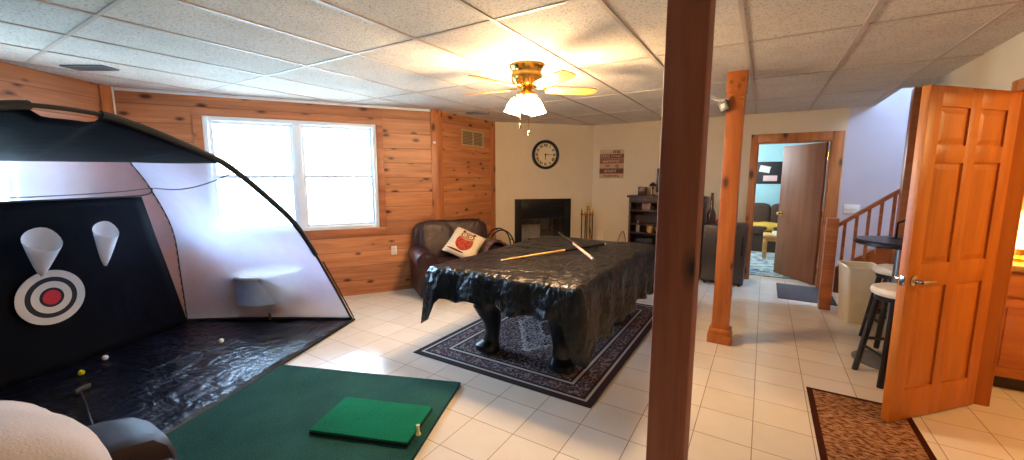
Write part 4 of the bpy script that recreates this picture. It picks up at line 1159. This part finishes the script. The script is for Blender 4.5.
def stool():
    r = thing('bar_stool', '', 'bar stool', (0, 0, 0), 0, 'black bar stools at the round table')
    mb = MB(); mb.lathe([(0, .66), (.15, .66), (.165, .67), (.17, .69), (.16, .715), (.12, .73), (0, .735)], 32); mb.build('seat', M['stoolseat'], r)
    mb = MB(); mb.lathe([(0, .625), (.14, .625), (.145, .63), (.145, .659), (0, .659)], 28); mb.build('seat_ring', M['black_paint'], r)
    for k in range(4):
        a_ = PI / 4 + k * PI / 2
        MB().cyl((.21 * math.cos(a_), .21 * math.sin(a_), 0), (.12 * math.cos(a_),   .12 * math.sin(a_), .64), .021, .021, 10).build('leg', M['black_paint'], r)
        b_ = a_ + PI / 2; h = .22 if k % 2 else .28; q = .21 - .09 * h / .6
        MB().cyl((q * math.cos(a_), q * math.sin(a_), h), (q * math.cos(b_), q * math.sin(b_), h), .013, .013, 8).build('stretcher', M['black_paint'], r)
    return r
M['stoolseat'] = plain('off_white_vinyl', rgb(214, 200, 178), .45, 0, .05)
s1 = stool(); s1.location = (.905, 3.97, 0); s1.rotation_euler = (0, 0, .35); s1['label'] = 'black bar stool with off white seat, nearer the panelled door'
s2 = dup(s1, (1.07, 4.86, 0), .2, 'black bar stool with off white seat, nearer the trash bin')
# trash bin
r = thing('trash_bin', 'tall cream plastic trash bin beside the stair newel post', 'trash bin', (.925, 5.52, 0), .1)
mb = MB()
def ring(hx_, hy_, z, rad=.03, n=5):
    pts = []
    for (sx, sy, a0) in ((1, 1, 0), (-1, 1, PI / 2), (-1, -1, PI), (1, -1, 3 * PI / 2)):
        for k in range(n):
            a_ = a0 + PI / 2 * k / (n - 1); pts.append(((hx_ - rad) * sx + rad * math.cos(a_), (hy_ - rad) * sy + rad * math.sin(a_), z))
    return pts
def loft(mb, rings, cap0=True, cap1=False):
    R_ = [[mb.bm.verts.new(p) for p in r_] for r_ in rings]
    for A, B in zip(R_, R_[1:]):
        for i in range(len(A)): mb.bm.faces.new((A[i], A[(i + 1) % len(A)], B[(i + 1) % len(A)], B[i]))
    if cap0: mb.bm.faces.new(R_[0][::-1])
    if cap1: mb.bm.faces.new(R_[-1])
loft(mb, [ring(.115, .15, 0), ring(.15, .19, .58), ring(.142, .182, .58), ring(.108, .143, .02)], True, True); mb.build('bin_body', M['cream_plastic'], r)
mb = MB(); loft(mb, [ring(.158, .198, .565), ring(.162, .202, .60), ring(.154, .194, .61), ring(.143, .183, .60), ring(.145, .185, .57)], False, False); mb.build('rim', M['cream_plastic'], r)

# ------------------------------------------------------------------ mini fridge
r = thing('mini_fridge', 'dark grey mini fridge by the back wall behind the pine post', 'fridge', (-.435, 6.60, 0))
fg = plain('dark_grey_steel', rgb(66, 58, 54), .35, .3, .08)
MB().box(-.27, -.24, .025, .27, .28, .86, .012, 3).build('cabinet', plain('fridge_brown_black', rgb(44, 28, 22), .45), r)
d = MB().box(-.268, -.29, .06, .268, -.243, .855, .012, 3).build('door', fg, r)
MB().box(.22, -.312, .45, .24, -.29, .72, .004).build('handle', M['black_metal'], d)
for sx in (-1, 1):
    for sy in (-1, 1): MB().cyl((sx * .22, sy * .2, 0), (sx * .22, sy * .2, .03), .02, .02, 10).build('foot', M['rubber'], r)
r = thing('vase', 'tall dark long necked bottle on the mini fridge', 'bottle', (-.635, 6.56, .861))
mb = MB(); mb.lathe([(0, 0), (.055, 0), (.06, .02), (.06, .12), (.05, .16), (.022, .22), (.018, .42), (.022, .44), (.014, .44), (0, .43)], 20); mb.build('body', plain('brown_glass', rgb(66, 38, 24), .2), r)
small('jar', MB().lathe([(0, 0), (.03, 0), (.032, .05), (.02, .065), (0, .065)], 16), plain('red_jar', rgb(150, 60, 40), .3), (-.53, 6.48, .861), 'small red jar on the mini fridge beside the post', 'jar')

# ------------------------------------------------------------------ blue room beyond far doorway
wall('wall_blue_far', (-2.2, 10.6), (2.4, 10.6), M['blue_wall'], label='pale blue far wall of the next room')
wall('wall_blue_left', (-2.2, 7.06), (-2.2, 10.6), M['blue_wall'], label='pale blue left wall of the next room')
wall('wall_blue_right', (2.4, 10.6), (2.4, 7.06), M['blue_wall'], label='pale blue right wall of the next room')
o = MB().box(-.95, -1.15, 0, .95, 1.15, .008, .003).build('area_rug', None or (lambda t: t.fin(t.ramp(t.noise(t.mapping((1.2, 3, 1), rot=(0, 0, .4)), 2.2, 3, .5, 1.8), [(.38, rgb(70, 96, 120)), (.46, rgb(150, 168, 178)), (.54, rgb(206, 210, 206)), (.62, rgb(96, 122, 142))]), .95, 0, .1))(NT('blue_wave_rug')), None, loc=(.15, 8.42, .0005))
tag(o, 'blue and white wave rug in the far room', 'rug')
r = thing('sofa', 'brown sofa against the blue wall in the far room', 'sofa', (.15, 10.05, 0))
bf = plain('brown_sofa_fabric', rgb(62, 42, 30), .8, 0, .1, 10, .2)
MB().box(-.9, -.4, .0, .9, .42, .38, .04, 3).build('base', bf, r)
for sx in (-1, 1):
    MB().puff((sx * .36, -.08, .44), (.72, .7, .2), .3).build('seat_cushion', bf, r)
    MB().puff((sx * .36, .26, .68), (.74, .28, .58), .35).build('back_cushion', bf, r)
    MB().puff((sx * .86, 0, .4), (.24, .85, .64), .3).build('arm', bf, r)
P = [[Vector((-.3 + .6 * i / 10, -.42 + .62 * j / 10, .565 + .012 * math.sin(i + j) - (.12 if j == 0 else 0))) for j in range(11)] for i in range(11)]
o = MB().grid(P).build('throw_blanket', plain('mustard_fabric', rgb(196, 156, 60), .9), None, loc=(.05, 10.05, 0), solid=.012, angle=80); tag(o, 'mustard yellow blanket spread over the brown sofa seat', 'blanket')
r = thing('coffee_table', 'light wooden coffee table in the far room', 'table', (.34, 9.05, .009))
MB().box(-.3, -.22, .40, .3, .22, .45, .006).build('table_top', M['light_wood'], r)
MB().box(-.26, -.18, .33, .26, .18, .40).build('apron', M['light_wood'], r)
for sx in (-1, 1):
    for sy in (-1, 1): MB().box(sx * .26 - .035, sy * .18 - .035, 0, sx * .26 + .035, sy * .18 + .035, .33, .004).build('leg', M['light_wood'], r)
small('paper_stack', MB().box(-.09, -.12, 0, .09, .12, .05, .004), M['white_plastic'], (.30, 9.0, .46), 'white papers lying on the light coffee table', 'papers', .3)
r = thing('cork_board', 'dark framed notice board with pale papers on the blue wall', 'notice board', (.06, 10.603, 1.62))
MB().box(-.27, -.025, -.24, .27, 0, .24, .006).build('board', plain('dark_board', rgb(30, 22, 24), .6), r)
for (x_, z_, w_, h_, a_, c_) in ((-.08, .08, .2, .14, .2, (220, 216, 214)), (.03, -.12, .26, .12, 0, (214, 178, 178))):
    MB().box(-w_ / 2, -.03, -h_ / 2, w_ / 2, -.026, h_ / 2, M=Matrix.Translation((x_, 0, z_)) @ Matrix.Rotation(a_, 4, 'Y')).build('paper', plain('paper_%d' % c_[1], rgb(*c_), .8), r)

# ------------------------------------------------------------------ kitchen beyond the right doorway
wall('wall_kitchen_far', (1.44, 4.75), (4.2, 4.75), M['kitchen_wall'], label='warm kitchen wall beyond the doorway')
wall('wall_kitchen_right', (4.2, 4.75), (4.2, .6), M['kitchen_wall'], label='kitchen side wall')
wall('wall_kitchen_near', (4.2, .6), (1.44, .6), M['kitchen_wall'], label='kitchen near wall')
r = thing('kitchen_cabinet', 'honey oak kitchen base cabinet seen through the doorway', 'cabinet', (2.07, 4.70, 0))
MB().box(-.64, -.5, .1, .64, 0, .88, .003).build('carcass', M['oak_cab'], r); MB().box(-.62, -.44, 0, .62, -.02, .1).build('plinth', M['walnut'], r)
for k in range(3):
    x0 = -.63 + .42 * k
    d = MB().box(x0 + .01, -.52, .70, x0 + .41, -.5, .86, .005).build('drawer', M['oak_cab'], r); MB().cyl((x0 + .21, -.52, .78), (x0 + .21, -.545, .78), .012, .016, 12).build('knob', M['brass'], d)
    d = MB().box(x0 + .01, -.52, .12, x0 + .41, -.5, .68, .005).build('door', M['oak_cab'], r)
    MB().box(x0 + .07, -.526, .18, x0 + .35, -.519, .62, .006).build('raised_panel', M['oak_cab'], d); MB().cyl((x0 + .36, -.52, .6), (x0 + .36, -.545, .6), .012, .016, 12).build('knob', M['brass'], d)
o = MB().box(-.655, -.545, .881, .655, 0, .921, .006).build('worktop', plain('tan_laminate', rgb(196, 150, 96), .35), None, loc=(2.07, 4.70, 0)); tag(o, 'tan laminate worktop on the kitchen base cabinet', 'worktop')
r = thing('glow_stand_in', 'added glowing yellow lamp shape standing in for a lit area over the kitchen worktop', 'lamp', (1.62, 4.43, .922))  # lamp shape added to give the bright yellow glow beyond the doorway
MB().lathe([(0, 0), (.06, 0), (.06, .02), (.02, .04), (.015, .12), (0, .12)], 20).build('base', M['brass'], r)
MB().lathe([(.13, .10), (.09, .36), (.085, .36), (.125, .10)], 28, close=False).build('lamp_shade', emis('yellow_glow_stand_in', (1, .62, .18, 1), 7), r)

# ------------------------------------------------------------------ camera, world, lights
cam = bpy.data.cameras.new('camera'); co = bpy.data.objects.new('camera', cam); COL.objects.link(co)
cam.sensor_width = 36; cam.lens = 36 * 404.2 / 1024; cam.clip_start = .05
co.location = (0, 0, EYE); co.rotation_euler = (math.radians(90 - 7.48), 0, math.radians(31.86))
S.camera = co
W = bpy.data.worlds.new('overcast_sky'); S.world = W; W.use_nodes = True
wt = W.node_tree; bg = wt.nodes['Background']
wc = wt.nodes.new('ShaderNodeTexCoord'); wsep = wt.nodes.new('ShaderNodeSeparateXYZ'); wr_ = wt.nodes.new('ShaderNodeValToRGB')
wt.links.new(wc.outputs['Generated'], wsep.inputs[0]); wm = wt.nodes.new('ShaderNodeMath'); wm.operation = 'MULTIPLY_ADD'; wm.inputs[1].default_value = .5; wm.inputs[2].default_value = .5
wt.links.new(wsep.outputs[2], wm.inputs[0]); wt.links.new(wm.outputs[0], wr_.inputs[0])
e = wr_.color_ramp.elements; e[0].position = .47; e[0].color = (.14, .24, .31, 1); e[1].position = .52; e[1].color = (.44, .69, 1.0, 1)   # ground, overcast sky
wt.links.new(wr_.outputs[0], bg.inputs[0]); bg.inputs[1].default_value = 72.0
def light(name, kind, loc, energy, color, size=.1, rot=(0, 0, 0), sy=None):
    l = bpy.data.lights.new(name, kind); l.energy = energy; l.color = color
    if kind == 'AREA':
        l.size = size
        if sy: l.shape = 'RECTANGLE'; l.size_y = sy
    else: l.shadow_soft_size = size
    o = bpy.data.objects.new(name, l); COL.objects.link(o); o.location = loc; o.rotation_euler = rot; return o
def portal(name, A, D, s, z, w, h):
    """sky portal filling an opening, facing the room"""
    p = Vector((A.x, A.y)) + D * s; n = Vector((D.y, -D.x)); p = p - n * .12
    o = light(name, 'AREA', (p.x, p.y, z), 1, (1, 1, 1), w, (0, 0, 0), h)
    zaxis = -Vector((n.x, n.y, 0)); o.rotation_euler = zaxis.to_track_quat('Z', 'Y').to_euler(); o.data.cycles.is_portal = True
    return o
portal('sky_portal', C0, WD, (ws0 + ws1) / 2, (wz0 + wz1) / 2, ws1 - ws0, wz1 - wz0)
portal('sky_portal', CL, LD, LL - 1.49, 1.525, 1.22, 1.15)
o = light('sky_portal', 'AREA', (3.35, 6.33, 4.22), 1, (1, 1, 1), 1.16, (0, 0, 0), 1.32); o.rotation_euler = Vector((1, 0, 0)).to_track_quat('Z', 'Y').to_euler(); o.data.cycles.is_portal = True
light('far_room_fill', 'POINT', (-1.0, 9.0, 2.1), 170, (.80, .92, 1), .2)  # added fill without a fixture, stands in for daylight in the blue room
light('kitchen_lamp', 'POINT', (2.7, 3.2, 2.2), 75, (1, .60, .22), .15)
vs = S.view_settings
S.display_settings.display_device = 'sRGB'
vs.view_transform = 'Standard'; vs.look = 'None'; vs.exposure = 0; vs.gamma = 1; vs.use_curve_mapping = False
